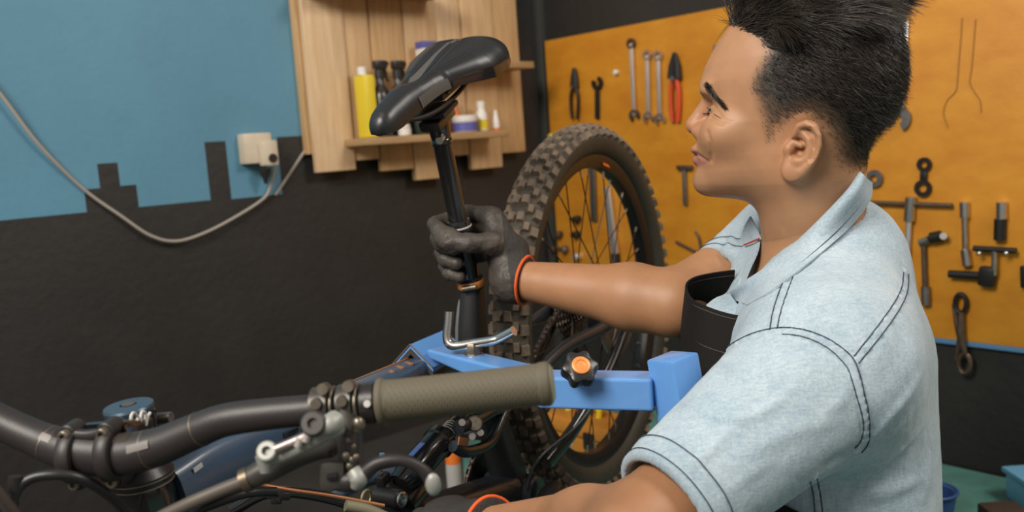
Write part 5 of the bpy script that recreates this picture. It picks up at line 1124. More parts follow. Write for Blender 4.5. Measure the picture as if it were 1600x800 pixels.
brc = BROW; ab_ = qh * [1, 0, 1] + np.abs(qh) * [0, 1, 0]; bdist = np.min([np.linalg.norm((ab_ - b_) * [1, 0.8, 1], axis=1) for b_ in brc], 0); bk = (0.75 * (1 - sstep(bdist, 0.0012, 0.0045)))[:, None]; tint = tint * (1 - bk) + HAIRC * 1.5 * bk
sld = np.min([np.linalg.norm(ab_ - b_, axis=1) for b_ in catmull(GROOVE[4][0], 8)], 0); sk_ = (0.8 * (1 - sstep(sld, 0.0008, 0.0028)))[:, None]; tint = tint * (1 - sk_) + np.array([0.07, 0.025, 0.018]) * sk_
k_ = (hm * (0.72 + 0.25 * sstep(qh[:, 2], zpx(200), zpx(100))))[:, None]; tint = tint * (1 - k_) + HAIRC * k_
_t0 = _t.time()
BV, BF = surface(body_f, np.minimum(np.minimum(Lw, Rw), Le) - 0.08, np.array([0.58, 1.47, 0.80]), 0.0050)
bd = NK1 - NK0
fr_ = sstep(np.linalg.norm(BV - HO, axis=1), 0.18, 0.30)[:, None]; tb = SKIN[None] * (1 + 0.06 * fbm(toh(BV), 40, 3)[:, None]) * (1 - fr_ * np.array([0.05, 0.10, 0.14]))
mesh_obj('body', np.concatenate([HV, BV]), np.concatenate([HFc, BF + len(HV)]), M_skin, person, np.concatenate([tint, tb]))

# eyes, lashes, brows
M_eye = mat('eye_white', (0.40, 0.36, 0.32), 0.3); M_iris = mat('dark_brown_iris', (0.02, 0.011, 0.007), 0.15); M_hair = mat('black_hair', (0.040, 0.031, 0.022), 0.30, spec=0.7)
for s in (1, -1):
    c = EY * np.array([1, s, 1]); W_ = HO + HR @ c
    eo = MB().ball(W_, 0.0119, n=24).build('eye', M_eye, person, smooth=180)
    g_ = unit(HR @ np.array([0.86, 0.42 * s, 0.18])); MB().ball(W_ + g_ * 0.0060, 0.0070, n=20).build('iris', M_iris, eo, smooth=180)
def strands(roots, dirs, normals, lens, widths, segs=3, bend=0.5, jitter=0.25, curl=None, nseg_r=3, rng=RNG, grav=0.0):
    """tapered three-sided hairs; returns vertices and quads/tris"""
    n = len(roots); t = unit_rows(dirs + rng.normal(size=(n, 3)) * jitter); P = [roots]; cur = roots; d = unit_rows(t * (1 - bend) + normals * bend)
    for s in range(segs):
        d = unit_rows(d * 0.65 + t * 0.55 + (curl if curl is not None else 0) * (s / segs) + np.array([0, 0, -grav]) * (s + 1) / segs); cur = cur + d * (lens / segs)[:, None]; P.append(cur)
    a = unit_rows(np.cross(d, rng.normal(size=(n, 3)))); b_ = unit_rows(np.cross(d, a)); V = []
    for s, p in enumerate(P):
        w_ = widths * (1 - 0.85 * (s / segs) ** 1.5)
        for k in range(3):
            an = 2 * np.pi * k / 3; V.append(p + (a * math.cos(an) + b_ * math.sin(an)) * w_[:, None])
    V = np.stack(V, 1)                                            # n, (segs+1)*3, 3
    F = []
    for s in range(segs):
        for k in range(3): F.append([s * 3 + k, s * 3 + (k + 1) % 3, s * 3 + 3 + (k + 1) % 3, s * 3 + 3 + k])
    F = np.array(F)[None] + (np.arange(n) * (segs + 1) * 3)[:, None, None]
    return V.reshape(-1, 3), F.reshape(-1, 4)
def unit_rows(A): return A / (np.linalg.norm(A, axis=1)[:, None] + 1e-12)
hn = unit_rows(grad(head_f, HV, 6e-4))
# brows
bc = BROW
for s in (1, -1):
    nb_ = 700; u = RNG.uniform(0, len(bc) - 1.001, nb_); i = u.astype(int); f_ = (u - i)[:, None]; p = bc[i] * (1 - f_) + bc[i + 1] * f_; tg = unit_rows(bc[i + 1] - bc[i])
    wd = np.interp(u / len(bc), [0, .3, 1], [0.0032, 0.0030, 0.0012]); p = p + np.array([0, 0, 1.0]) * RNG.normal(size=(nb_, 1)) * wd[:, None] * 0.7; p[:, 1] *= s; tg[:, 1] *= s
    W_ = HO + p @ HR.T
    for _ in range(4): d = head_f(W_); g = grad(head_f, W_); W_ = W_ - d[:, None] * g
    nn = unit_rows(grad(head_f, W_)); tw = tg @ HR.T; V, F = strands(W_ - nn * 0.0004, tw + np.array([0, 0, 0.15]), nn, RNG.uniform(0.006, 0.010, nb_), np.full(nb_, 0.00034), 3, 0.25, 0.22)
    mesh_obj('eyebrow', V, F, M_hair, person)
# lashes: along the slit
    lp = [EY + np.array([0.0135, -0.008, 0.0012]), EY + np.array([0.0142, 0.0, 0.0016]), EY + np.array([0.0120, 0.008, 0.0004]), EY + np.array([0.0066, 0.0128, -0.0022])]
    lc = catmull(lp, 8); lc[:, 1] *= s; W_ = HO + lc @ HR.T
    for _ in range(3): d = head_f(W_); g = grad(head_f, W_); W_ = W_ - d[:, None] * g
    ll_ = toh(march(head_f, [1105, 1111, 1118, 1126], [168, 174, 180, 185])[0]); ll_[:, 1] = np.abs(ll_[:, 1]) * s; g = MB().tube(W_, 0.0008, 6); g.tube(catmull(HO + ll_ @ HR.T, 4), np.linspace(0.0007, 0.0003, 13), 6); m_ = 40; u = RNG.uniform(0, len(lc) - 1.01, m_); r0_ = W_[u.astype(int)]; nn = unit_rows(r0_ - (HO + HR @ (EY * [1, s, 1])))
    V, F = strands(r0_, nn + HF * 0.4 - ZU * 0.15, nn, RNG.uniform(0.005, 0.008, m_), np.full(m_, 0.00022), 3, 0.3, 0.12); g.add(V, F.tolist()); g.build('eyelashes', M_hair, person, smooth=180)
# hair: a thick dark under-layer plus strands
topness = sstep(qh[:, 2], zpx(92), zpx(42)) * sstep(qh[:, 0], -0.115, -0.06) 
topness = np.maximum(topness, sstep(qh[:, 2], zpx(60), zpx(20)))
thick = hm * (0.0004 + 0.0036 * sstep(msd, 0.012, 0.05)) + topness * sstep(msd, 0.0, 0.026) * 0.017
fq = qh @ np.array([0.6, 0.2, 0.75]); thick = thick * (1 + 0.18 * fbm(qh, 90, 8) * topness)
sel = hm > 0.5; remap = np.full(len(HV), -1); 
sel = (hm > 0.6) & (((msd > 0.012) & (thick > 0.0014)) | ((msd > 0.004) & (qh[:, 2] > zpx(135)))); fk_ = sel[HFc].all(1); used = np.unique(HFc[fk_]); remap[used] = np.arange(len(used))
M_hcap = mat('dark_hair_under_layer', (0.010, 0.008, 0.0065), 0.85, bump=0.6, bscale=500, spec=0.1)
mesh_obj('hair_base', HV[used] + hn[used] * (thick[used] - 0.0006)[:, None], remap[HFc[fk_]], M_hcap, person)
fa = HFc; ctr_ = HV[fa].mean(1); hmf = hm[fa].mean(1); msf = msd[fa].mean(1); tpf = topness[fa].mean(1); thf = thick[fa].mean(1); nf = unit_rows(hn[fa].mean(1)); qf = toh(ctr_)
def flow(q, n, tp):
    """combing direction in head space: sides back and down, top swept back, fringe up and forward"""
    d = np.zeros_like(q); side = 1 - tp
    d[:, 0] = -0.75 * side; d[:, 2] = -0.62 * side
    fringe = sstep(q[:, 0], 0.045, 0.085)
    d[:, 0] += tp * (-1.0 * (1 - fringe) + 0.15 * fringe); d[:, 2] += tp * (0.10 + 0.75 * fringe); d[:, 1] += tp * 0.25 * np.sin(q[:, 0] * 60 + q[:, 1] * 30)
    temple = sstep(q[:, 0], 0.03, 0.06) * side; d[:, 0] += 0.25 * temple; d[:, 2] -= 0.3 * temple
    nl = n @ HR; return d - nl * (d * nl).sum(1)[:, None]
pr = (hmf > 0.12) & (ctr_[:, 2] < HO[2] + 0.22); idx = np.where(pr)[0]; wgt = (hmf[idx] * (qf[idx, 1] > -0.05) * (1 + 2.5 * (msf[idx] < 0.03) * (qf[idx, 2] > zpx(150))) + 0.25); wgt /= wgt.sum()
ch = RNG.choice(idx, 44000, p=wgt); jit = RNG.normal(size=(len(ch), 3)) * 0.0009
low = tpf[ch] < 0.45
c_ = ch[low]; d_h = flow(qf[c_], nf[c_], tpf[c_] * 0.4) @ HR.T; ln = 0.0035 + 0.0085 * sstep(msf[c_], 0.0, 0.04) + 0.012 * tpf[c_]
V, F = strands(ctr_[c_] + nf[c_] * (thf[c_] - 0.001)[:, None] + jit[low], d_h, nf[c_], ln * RNG.uniform(0.7, 1.25, len(c_)), RNG.uniform(0.00015, 0.00026, len(c_)), 2, 0.20, 0.20)
mesh_obj('short_side_hair', V, F, M_hair, person, kind='stuff')
c_ = np.concatenate([ch[~low], RNG.choice(idx[tpf[idx] > 0.06], 9000)]); qc = qf[c_]; clump = np.stack([np.sin(qc[:, 0] * 170 + 3 * np.sin(qc[:, 1] * 90)), np.cos(qc[:, 1] * 150 + 2 * np.sin(qc[:, 0] * 120)), np.sin(qc[:, 0] * 110 - qc[:, 1] * 130)], -1)
d_h = (flow(qc, nf[c_], np.maximum(tpf[c_], 0.7)) + clump * 0.34) @ HR.T; ln = 0.020 + 0.022 * sstep(tpf[c_], 0.3, 0.9)
V, F = strands(ctr_[c_] + nf[c_] * (thf[c_] - 0.002)[:, None] + RNG.normal(size=(len(c_), 3)) * 0.001, d_h, nf[c_], ln * RNG.uniform(0.6, 1.35, len(c_)), RNG.uniform(0.00030, 0.00060, len(c_)), 4, 0.30, 0.13, curl=(clump * 0.25) @ HR.T)
mesh_obj('swept_top_hair', V, F, M_hair, person, kind='stuff')

# ------------------------------------------------------------------ shirt
LH, RH = at(1040, 792, 0.833), at(1137, 446, 1.235)              # sleeve hems
Lax, Rax = unit(LH - Ls), unit(RH - Rs)
def shirt_base(P):
    d = torso_f(P, 0.006)
    sl = d_cap(P, Ls, LH + Lax * 0.08, 0.085, 0.0475); sl = smax(sl, (P - LH) @ Lax, 0.006); d = smin(d, sl, 0.045)
    sr = d_cap(P, Rs, RH + Rax * 0.10, 0.066, 0.056); sr = smax(sr, (P - RH) @ Rax, 0.006); d = smin(d, sr, 0.04)
    return d
def seg_gauss(P, C, w_):
    out = np.zeros(len(P)); bb = ((P > C.min(0) - 2.6 * w_) & (P < C.max(0) + 2.6 * w_)).all(1)
    if not bb.any(): return out
    P = P[bb]; m = len(C) - 1; best = np.full(len(P), 1e9); tt = np.zeros(len(P))
    for i in range(m):
        ab = C[i + 1] - C[i]; t = np.clip(((P - C[i]) @ ab) / (ab @ ab), 0, 1); q = P - C[i] - t[:, None] * ab; d2 = (q * q).sum(1); u = d2 < best; best[u] = d2[u]; tt[u] = (i + t[u]) / m
    out[bb] = np.exp(-best / w_ ** 2) * np.sin(np.pi * np.clip(tt * 0.94 + 0.03, 0, 1)) ** 0.7; return out
folds_px = [([(1080, 632), (1110, 648), (1145, 655), (1180, 648), (1215, 628), (1240, 605)], .0030, .0055), ([(1085, 640), (1112, 657), (1147, 664)], -.0020, .005), ([(1068, 735), (1110, 702), (1150, 660)], .0024, .0055), ([(1128, 560), (1150, 574), (1176, 578)], .0028, .006),
            ([(1120, 585), (1140, 598), (1160, 600)], -.0022, .006), ([(1150, 720), (1200, 690), (1260, 668), (1310, 660)], .0018, .007), ([(1130, 770), (1190, 735), (1240, 712)], .0014, .007), ([(1440, 585), (1415, 625), (1380, 665), (1350, 700)], .0026, .006), ([(1452, 650), (1420, 690), (1375, 728), (1330, 748)], .0026, .006), ([(1446, 610), (1418, 650), (1384, 688)], -.0016, .006),
            ([(1352, 694), (1330, 706), (1300, 722), (1275, 740)], -.0035, .006), ([(1375, 706), (1340, 722), (1305, 745)], .0030, .006), ([(1445, 745), (1400, 765), (1350, 778)], .0026, .007), ([(1420, 500), (1400, 560), (1370, 610)], -.0012, .010), ([(1280, 430), (1330, 415), (1380, 410)], .0010, .012), ([(1330, 600), (1310, 630), (1280, 650)], .0018, .007), ([(1450, 715), (1447, 750), (1440, 790)], .0022, .007),
            ([(1146, 366), (1138, 388), (1128, 408)], .0032, .006), ([(1162, 346), (1152, 370), (1140, 394)], -.0025, .006), ([(1136, 372), (1126, 390)], -.0022, .005), ([(1225, 560), (1250, 545), (1280, 540)], -.0012, .006), ([(1240, 700), (1200, 735), (1160, 760)], -.0012, .007)]
fC = []
for q_, _, _ in folds_px:
    c_ = catmull(np.array([(x, y, 0) for x, y in q_], float), 3)[:, :2]; W_, ok_ = march(shirt_base, c_[:, 0], c_[:, 1], 0.4, 1.7); fC.append(W_[ok_] if ok_.sum() > 1 else W_)
def polyline_px(pts, k=6): c = catmull(np.array([(x, y, 0) for x, y in pts], float), k)[:, :2]; return march(shirt_base, c[:, 0], c[:, 1])[0]
SEAM = {'armhole': [(1128, 551), (1150, 536), (1178, 523), (1212, 515), (1244, 518), (1275, 527), (1303, 542), (1330, 566), (1338, 590), (1344, 615), (1350, 640), (1354, 665), (1351, 690), (1340, 706)],
        'front_yoke': [(1234, 428), (1222, 460), (1213, 490), (1208, 515)], 'back_yoke': [(1416, 425), (1413, 452), (1400, 480), (1372, 520), (1336, 564)], 'side': [(1272, 750), (1276, 775), (1280, 810)]}
seam_c = {k: polyline_px(v, 4) for k, v in SEAM.items()}
seam_all = np.concatenate([v[::2] for v in seam_c.values()])
def seam_ridge(P):
    d2 = np.full(len(P), 1e9)
    for c_ in seam_c.values():
        bb = np.where(((P > c_.min(0) - 0.012) & (P < c_.max(0) + 0.012)).all(1))[0]
        if len(bb):
            q = P[bb]; e = np.full(len(bb), 1e9)
            for s in c_[::2]: e = np.minimum(e, ((q - s) ** 2).sum(1))
            d2[bb] = np.minimum(d2[bb], e)
    return d2
def hem_band(P, H, ax, inner):
    t = (P - H) @ ax; return t
def shirt_f(P):
    d = shirt_base(P)
    near = np.abs(d) < 0.02
    if near.any():
        Q = P[near]; a = np.zeros(len(Q))
        for (x0, A_, w_), C_ in zip(folds_px, fC): a += 1.15 * A_ * seg_gauss(Q, C_, w_)
        a += 0.0012 * fbm(Q, 26, 11) + 0.0006 * fbm(Q, 75, 12)
        sr_ = np.sqrt(seam_ridge(Q)); a += 0.0013 * (1 - sstep(sr_, 0.0040, 0.0058)) * (1 + 0.35 * fbm(Q, 230, 13)) - 0.0007 * np.exp(-((sr_ - 0.0068) / 0.0016) ** 2)
        tl = (Q - LH) @ Lax; a += (0.0022 * sstep(tl, -0.0270, -0.0258) - 0.0008 * sstep(tl, -0.018, -0.010)) * (np.linalg.norm(Q - LH, axis=1) < 0.13)
        tr = (Q - RH) @ Rax; a += 0.0014 * sstep(tr, -0.0245, -0.0225) * (np.linalg.norm(Q - RH, axis=1) < 0.11)
        d[near] -= a
    # hollow sleeve mouths, neck opening, hem
    d = smax(d, -d_cap(P, LH - Lax * 0.03, LH + Lax * 0.08, 0.0495, 0.0490), 0.002); d = smax(d, -d_cap(P, RH - Rax * 0.05, RH + Rax * 0.12, 0.0555, 0.051), 0.002)
    d = smax(d, -d_cap(P, NK0, NK1 + (NK1 - NK0) * 0.02, 0.0592, 0.0642), 0.004)
    vn = d_cap(P, at(1222, 388, 1.10), at(1166, 462, 1.075), 0.055, 0.022); d = smax(d, -vn, 0.004)
    return smax(d, 0.30 - P[:, 2], 0.004)
_t0 = _t.time()
SV, SF = surface(shirt_f, np.array([0.06, 0.68, 0.29]), np.array([0.56, 1.46, 0.83]), 0.0034)
M_denim = bpy.data.materials.new('pale_washed_denim'); M_denim.use_nodes = True; nt = M_denim.node_tree; b = nt.nodes['Principled BSDF']; b.inputs['Roughness'].default_value = 0.85; b.inputs['Sheen Weight'].default_value = 0.25; b.inputs['Specular IOR Level'].default_value = 0.25
tc = nt.nodes.new('ShaderNodeTexCoord')
def nz_(scale, det, stretch=(1, 1, 1), rot=(0, 0, 0)):
    mp = nt.nodes.new('ShaderNodeMapping'); mp.inputs['Scale'].default_value = stretch; mp.inputs['Rotation'].default_value = rot; nt.links.new(tc.outputs['Object'], mp.inputs[0]); n = nt.nodes.new('ShaderNodeTexNoise'); n.inputs['Scale'].default_value = scale; n.inputs['Detail'].default_value = det; n.inputs['Roughness'].default_value = 0.65; nt.links.new(mp.outputs[0], n.inputs['Vector']); return n
n1 = nz_(22, 7); n2 = nz_(420, 3, (1, 1, 0.18), (0.4, 0.5, 0)); n3 = nz_(420, 3, (0.2, 1, 1), (0.3, -0.6, 0.2))
mx = nt.nodes.new('ShaderNodeMath'); mx.operation = 'ADD'; nt.links.new(n2.outputs['Fac'], mx.inputs[0]); nt.links.new(n3.outputs['Fac'], mx.inputs[1])
m2 = nt.nodes.new('ShaderNodeMath'); m2.operation = 'MULTIPLY_ADD'; m2.inputs[1].default_value = 0.33; nt.links.new(mx.outputs[0], m2.inputs[0])
m3 = nt.nodes.new('ShaderNodeMath'); m3.operation = 'MULTIPLY'; m3.inputs[1].default_value = 0.36; nt.links.new(n1.outputs['Fac'], m3.inputs[0]); nt.links.new(m3.outputs[0], m2.inputs[2])
rp_ = nt.nodes.new('ShaderNodeValToRGB'); rp_.color_ramp.elements[0].position = 0.36; rp_.color_ramp.elements[1].position = 0.62; rp_.color_ramp.elements[0].color = (0.235, 0.335, 0.405, 1); rp_.color_ramp.elements[1].color = (0.455, 0.53, 0.585, 1)
nt.links.new(m2.outputs[0], rp_.inputs[0]); nt.links.new(rp_.outputs[0], b.inputs['Base Color'])
bpn = nt.nodes.new('ShaderNodeBump'); bpn.inputs['Strength'].default_value = 0.3; bpn.inputs['Distance'].default_value = 0.0015; nt.links.new(mx.outputs[0], bpn.inputs['Height']); nt.links.new(bpn.outputs[0], b.inputs['Normal'])
shirt = mesh_obj('shirt', SV, SF, M_denim, person)
M_thread = mat('navy_thread', (0.018, 0.030, 0.055), 0.7)
def project(f, W_, lift=0.0):
    W_ = np.array(W_)
    for _ in range(4): d = f(W_); g = grad(f, W_, 6e-4); W_ = W_ - (d / ((g * g).sum(1) + 1e-6))[:, None] * g
    return W_ + unit_rows(grad(f, W_, 6e-4)) * lift
def stitch(pts, f=None, r=0.00062, k=10, W_=None, name='stitching', par=None):
    f = f or shirt_f
    if W_ is None: c = catmull(np.array([(x, y, 0) for x, y in pts], float), k)[:, :2]; W_, ok = march(f, c[:, 0], c[:, 1])
    W_ = project(f, W_, 0.0004); L = np.concatenate([[0], np.cumsum(np.linalg.norm(np.diff(W_, axis=0), axis=1))]); xs = np.arange(0, L[-1], 0.0011); W_ = np.stack([np.interp(xs, L, W_[:, c]) for c in range(3)], -1)
    nn = np.zeros_like(W_); g = MB(); rr = r * (0.75 + 0.35 * np.abs(np.sin(np.arange(len(xs)) * 0.0011 * np.pi / 0.0030))); g.tube(W_, rr, 6); return g.build(name, M_thread, par or shirt, smooth=180)
def offset_px(pts, dx, dy): return [(x + dx, y + dy) for x, y in pts]
stitch([(1127, 549), (1150, 533), (1178, 520), (1212, 512.5), (1244, 513), (1275, 521), (1305, 536), (1332, 559), (1344, 588), (1350, 613), (1356, 638), (1359, 664), (1357, 692), (1346, 708)])
stitch([(1222, 522), (1246, 524), (1272, 532), (1298, 547), (1322, 572), (1331, 593), (1338, 618), (1345, 642), (1349, 664), (1346, 687), (1335, 702)])
stitch([(1229, 427), (1216, 460), (1207, 490), (1203, 515)]); stitch([(1240, 430), (1228, 462), (1219, 490), (1214, 514)])
stitch([(1412, 425), (1409, 449), (1396, 475), (1368, 514), (1334, 557)]); stitch([(1420, 428), (1418, 455), (1405, 484), (1377, 524), (1341, 568)])
stitch([(1266, 752), (1271, 775), (1274, 808)]); stitch([(1277, 748), (1282, 775), (1286, 808)])
def ring_line(H, ax, off, f, n=70, r0=0.03):
    c = H + ax * off; a = unit(np.cross(ax, ZU)); b_ = np.cross(ax, a); th = np.linspace(0, 2 * np.pi, n + 1); D = np.cos(th)[:, None] * a + np.sin(th)[:, None] * b_; t = np.full(n + 1, 0.115)
    for _ in range(60): d = f(c + D * t[:, None]); t = t - np.clip(d * 0.6, -0.01, 0.01)
    return c + D * t[:, None]
for off in (-0.007, -0.0245): stitch(None, W_=ring_line(LH, Lax, off, shirt_f))
for off in (-0.006, -0.0215): stitch(None, W_=ring_line(RH, Rax, off, shirt_f))

# collar -----------------------------------------------------------------------------
def neck_f(P): return d_cap(P, NK0 - (NK1 - NK0) * 0.3, NK1 + (NK1 - NK0) * 0.1, 0.0670, 0.0730)
def sheet(rows, th=0.0022, k=5, m=None, name='collar', par=None, kr=4):
    """smooth cloth patch through rows of points, given a thickness"""
    R2 = np.array([catmull(r, k) for r in rows]); R2 = np.stack([catmull(R2[:, j], kr) for j in range(R2.shape[1])], 1)
    a, b_ = R2.shape[:2]; du = np.gradient(R2, axis=1); dv = np.gradient(R2, axis=0); N_ = np.cross(du, dv); N_ /= np.linalg.norm(N_, axis=2)[..., None] + 1e-12
    V = np.concatenate([(R2 + N_ * th / 2).reshape(-1, 3), (R2 - N_ * th / 2).reshape(-1, 3)]); n = a * b_; F = []
    for i in range(a - 1):
        for j in range(b_ - 1): q = i * b_ + j; F.append((q, q + 1, q + b_ + 1, q + b_)); F.append((n + q, n + q + b_, n + q + b_ + 1, n + q + 1))
    per = [j for j in range(b_)] + [i * b_ + b_ - 1 for i in range(1, a)] + [(a - 1) * b_ + j for j in range(b_ - 2, -1, -1)] + [i * b_ for i in range(a - 2, 0, -1)]
    for i in range(len(per)): p, q = per[i], per[(i + 1) % len(per)]; F.append((p, n + p, n + q, q))
    o = MB().add(V, F).build(name, m or M_denim, par or person, smooth=60); return o, R2
outer_px = [(1362, 286), (1358, 314), (1325, 357), (1280, 398), (1236, 433), (1198, 460), (1168, 477)]
mid_px = [(1352, 277), (1338, 302), (1300, 345), (1255, 388), (1212, 425), (1176, 450), (1150, 470)]
fold_px = [(1344, 268), (1325, 297), (1285, 340), (1240, 383), (1198, 418), (1160, 443), (1130, 463)]
ow, _ = march(shirt_f, [p[0] for p in outer_px], [p[1] for p in outer_px]); nx_ = unit_rows(grad(shirt_f, ow)); ow = ow + nx_ * 0.004
fw_, ok = march(neck_f, [p[0] for p in fold_px], [p[1] for p in fold_px]); 
dpt = lambda W_: (W_ - CAM) @ FWD
uni = lambda P: np.minimum(shirt_f(P), neck_f(P))
def udep(pp):
    W_, ok_ = march(uni, [q[0] for q in pp], [q[1] for q in pp], 0.4, 1.6); d = dpt(W_)
    for i in range(len(pp) - 2, -1, -1):
        if not ok_[i] or d[i] > d[i + 1] + 0.045: d[i] = d[i + 1] + 0.03
    return d
oshift = dpt(ow)
od_ = (udep(outer_px) - 0.003).tolist(); md_ = (udep(mid_px) - 0.011).tolist(); fd_ = (np.clip(udep(fold_px), np.array(md_) + 0.006, np.array(md_) + 0.024) - 0.002).tolist()
rows = [[at(x, y, d) for (x, y), d in zip(P_, D_)] for P_, D_ in ((outer_px, od_), (mid_px, md_), (fold_px, fd_))]
rows.append([at(x + 3, y + 4, d + 0.012) for (x, y), d in zip(fold_px, fd_)]); 
rows.append([at(x + 12, y + 22, d + 0.03) for (x, y), d in zip(fold_px, fd_)])
col_o, CR2 = sheet(rows, 0.0024, 6)
cs_ = CR2[2] * 0.35 + CR2[1] * 0.65; tow = unit_rows(CAM - cs_)
g = MB(); L = np.concatenate([[0], np.cumsum(np.linalg.norm(np.diff(cs_, axis=0), axis=1))]); xs = np.arange(0, L[-1], 0.0012); cw = np.stack([np.interp(xs, L, (cs_ + tow * 0.0016)[:, c]) for c in range(3)], -1)
g.tube(cw, 0.0006 * (0.75 + 0.35 * np.abs(np.sin(np.arange(len(xs)) * 1.2))), 6); g.build('collar_stitching', M_thread, col_o, smooth=180)
# far collar leaf and placket
leaf, _ = sheet([[at(1173, 338, 1.165), at(1182, 356, 1.14), at(1189, 374, 1.115)], [at(1165, 352, 1.175), at(1170, 366, 1.16), at(1178, 379, 1.14)], [at(1158, 372, 1.18), at(1160, 380, 1.17), at(1163, 387, 1.16)]], 0.0022, 4, name='collar_leaf')
MB().tube(catmull([at(1162, 383, 1.153), at(1172, 379, 1.135), at(1186, 373, 1.108)], 5), 0.0012, 6).build('red_tape', M_red, leaf, label='thin red tape inside the collar')
sheet([[at(1166, 380, 1.16), at(1150, 405, 1.17), at(1141, 430, 1.17), at(1139, 462, 1.16)], [at(1178, 378, 1.14), at(1166, 402, 1.14), at(1155, 430, 1.135), at(1148, 462, 1.12)], [at(1187, 376, 1.115), at(1183, 395, 1.11), at(1170, 424, 1.10), at(1156, 460, 1.09)]], 0.0022, 5, name='placket')
sheet([[at(1104, 478, 1.075), at(1120, 466, 1.08), at(1140, 460, 1.085)], [at(1110, 488, 1.06), at(1128, 482, 1.06), at(1152, 476, 1.06)], [at(1125, 496, 1.05), at(1145, 494, 1.05), at(1164, 486, 1.045)]], 0.003, 4, name='collar_tip')

# apron --------------------------------------------------------------------------------
M_apr = mat('black_apron_cloth', (0.013, 0.0112, 0.0102), 0.9, bump=0.12, bscale=700, spec=0.2)
rim_px = [(1148, 422, 1.135), (1112, 427, 1.130), (1084, 434, 1.120), (1072, 446, 1.105), (1081, 467, 1.07), (1108, 480, 1.05), (1140, 490, 1.03), (1168, 494, 1.02)]
low_px = [(1140, 550, 1.22), (1100, 550, 1.22), (1070, 550, 1.215), (1062, 556, 1.205), (1070, 570, 1.13), (1095, 592, 1.05), (1130, 604, 1.03), (1165, 610, 1.02)]
bot_px = [(1136, 720, 1.27), (1098, 720, 1.27), (1074, 720, 1.26), (1066, 724, 1.25), (1076, 735, 1.15), (1092, 745, 1.05), (1130, 755, 1.03), (1165, 760, 1.03)]
apr, AR2 = sheet([[at(*p) for p in r] for r in (rim_px, low_px, bot_px)], 0.0022, 6, M_apr, 'apron_bib')
M_ath = mat('dark_brown_thread', (0.06, 0.045, 0.035), 0.8)
for rr_, o_ in ((0, 0.0), (2, 0.0)):
    g = MB(); pth = AR2[rr_] * 0.75 + AR2[rr_ + 1] * 0.25; pth = pth + unit_rows(CAM - pth) * 0.0014; g.tube(pth, 0.0007, 6); g.build('apron_stitching', M_ath, apr, smooth=180)
tf_ = lambda P: torso_f(P, 0.006)
W_, _ = march(tf_, [1140, 1170, 1200, 1232, 1270, 1310], [764, 778, 794, 810, 830, 850]); W_ = W_ + unit_rows(grad(tf_, W_)) * 0.004; c_ = catmull(W_, 5); nn_ = unit_rows(grad(tf_, c_)); V = []; F = []
up_ = unit_rows(np.cross(nn_, np.gradient(c_, axis=0)))
for i in range(len(c_)): V += [c_[i] + up_[i] * 0.013 - nn_[i] * 0.001, c_[i] + up_[i] * 0.012 + nn_[i] * 0.0015, c_[i] - up_[i] * 0.012 + nn_[i] * 0.0015, c_[i] - up_[i] * 0.013 - nn_[i] * 0.001]
for i in range(len(c_) - 1):
    for k in range(4): F.append((4 * i + k, 4 * i + (k + 1) % 4, 4 * i + 4 + (k + 1) % 4, 4 * i + 4 + k))
g = MB(); g.add(V, F); g.build('apron_strap', M_apr, person)

# gloves ---------------------------------------------------------------------------------
M_glove = mat('dark_grey_knit_glove', (0.038, 0.033, 0.028), 0.7, col2=(0.026, 0.023, 0.020), vscale=30, bump=0.35, bscale=700); M_palm = mat('worn_coated_palm', (0.072, 0.057, 0.044), 0.52, col2=(0.042, 0.034, 0.028), vscale=45, bump=0.25, bscale=250)
M_hem = mat('orange_glove_hem', (0.72, 0.10, 0.015), 0.7)
tp_ = 0.415; GA = ST(tp_); ga_ = SAX; gr = unit(RGT - ga_ * (RGT @ ga_)); gf = np.cross(gr, ga_); gf = gf if gf @ (CAM - GA) > 0 else -gf
def G(r, f, a): return GA + gr * r + gf * f + ga_ * a
fing = []
for hgt, rf, rad in ((0.036, 0.0112, 1.0), (0.0145, 0.0114, 1.0), (-0.0085, 0.0108, 1.0), (-0.030, 0.0096, 0.95)):
    R1 = 0.0165 + rf + 0.001
    k = [G(0.046, -0.028, hgt * 0.92), G(0.012, -R1 - 0.010, hgt + 0.002), G(-R1 - 0.006, -0.014, hgt + 0.001), G(-R1 * 0.98, 0.012, hgt - 0.002), G(-R1 * 0.38, R1 * 0.98, hgt - 0.005)]
    fing.append((k, [rf * 1.12, rf * 1.12, rf * 1.05, rf, rf * 0.86]))
thumb = [G(0.074, 0.002, -0.016), G(0.044, 0.024, 0.006), G(0.012, 0.036, 0.016), G(-0.016, 0.032, 0.022), G(-0.026, 0.026, 0.024)]
Rcf = at(823, 441, 1.283); Rcd = unit(Re - Rcf); 
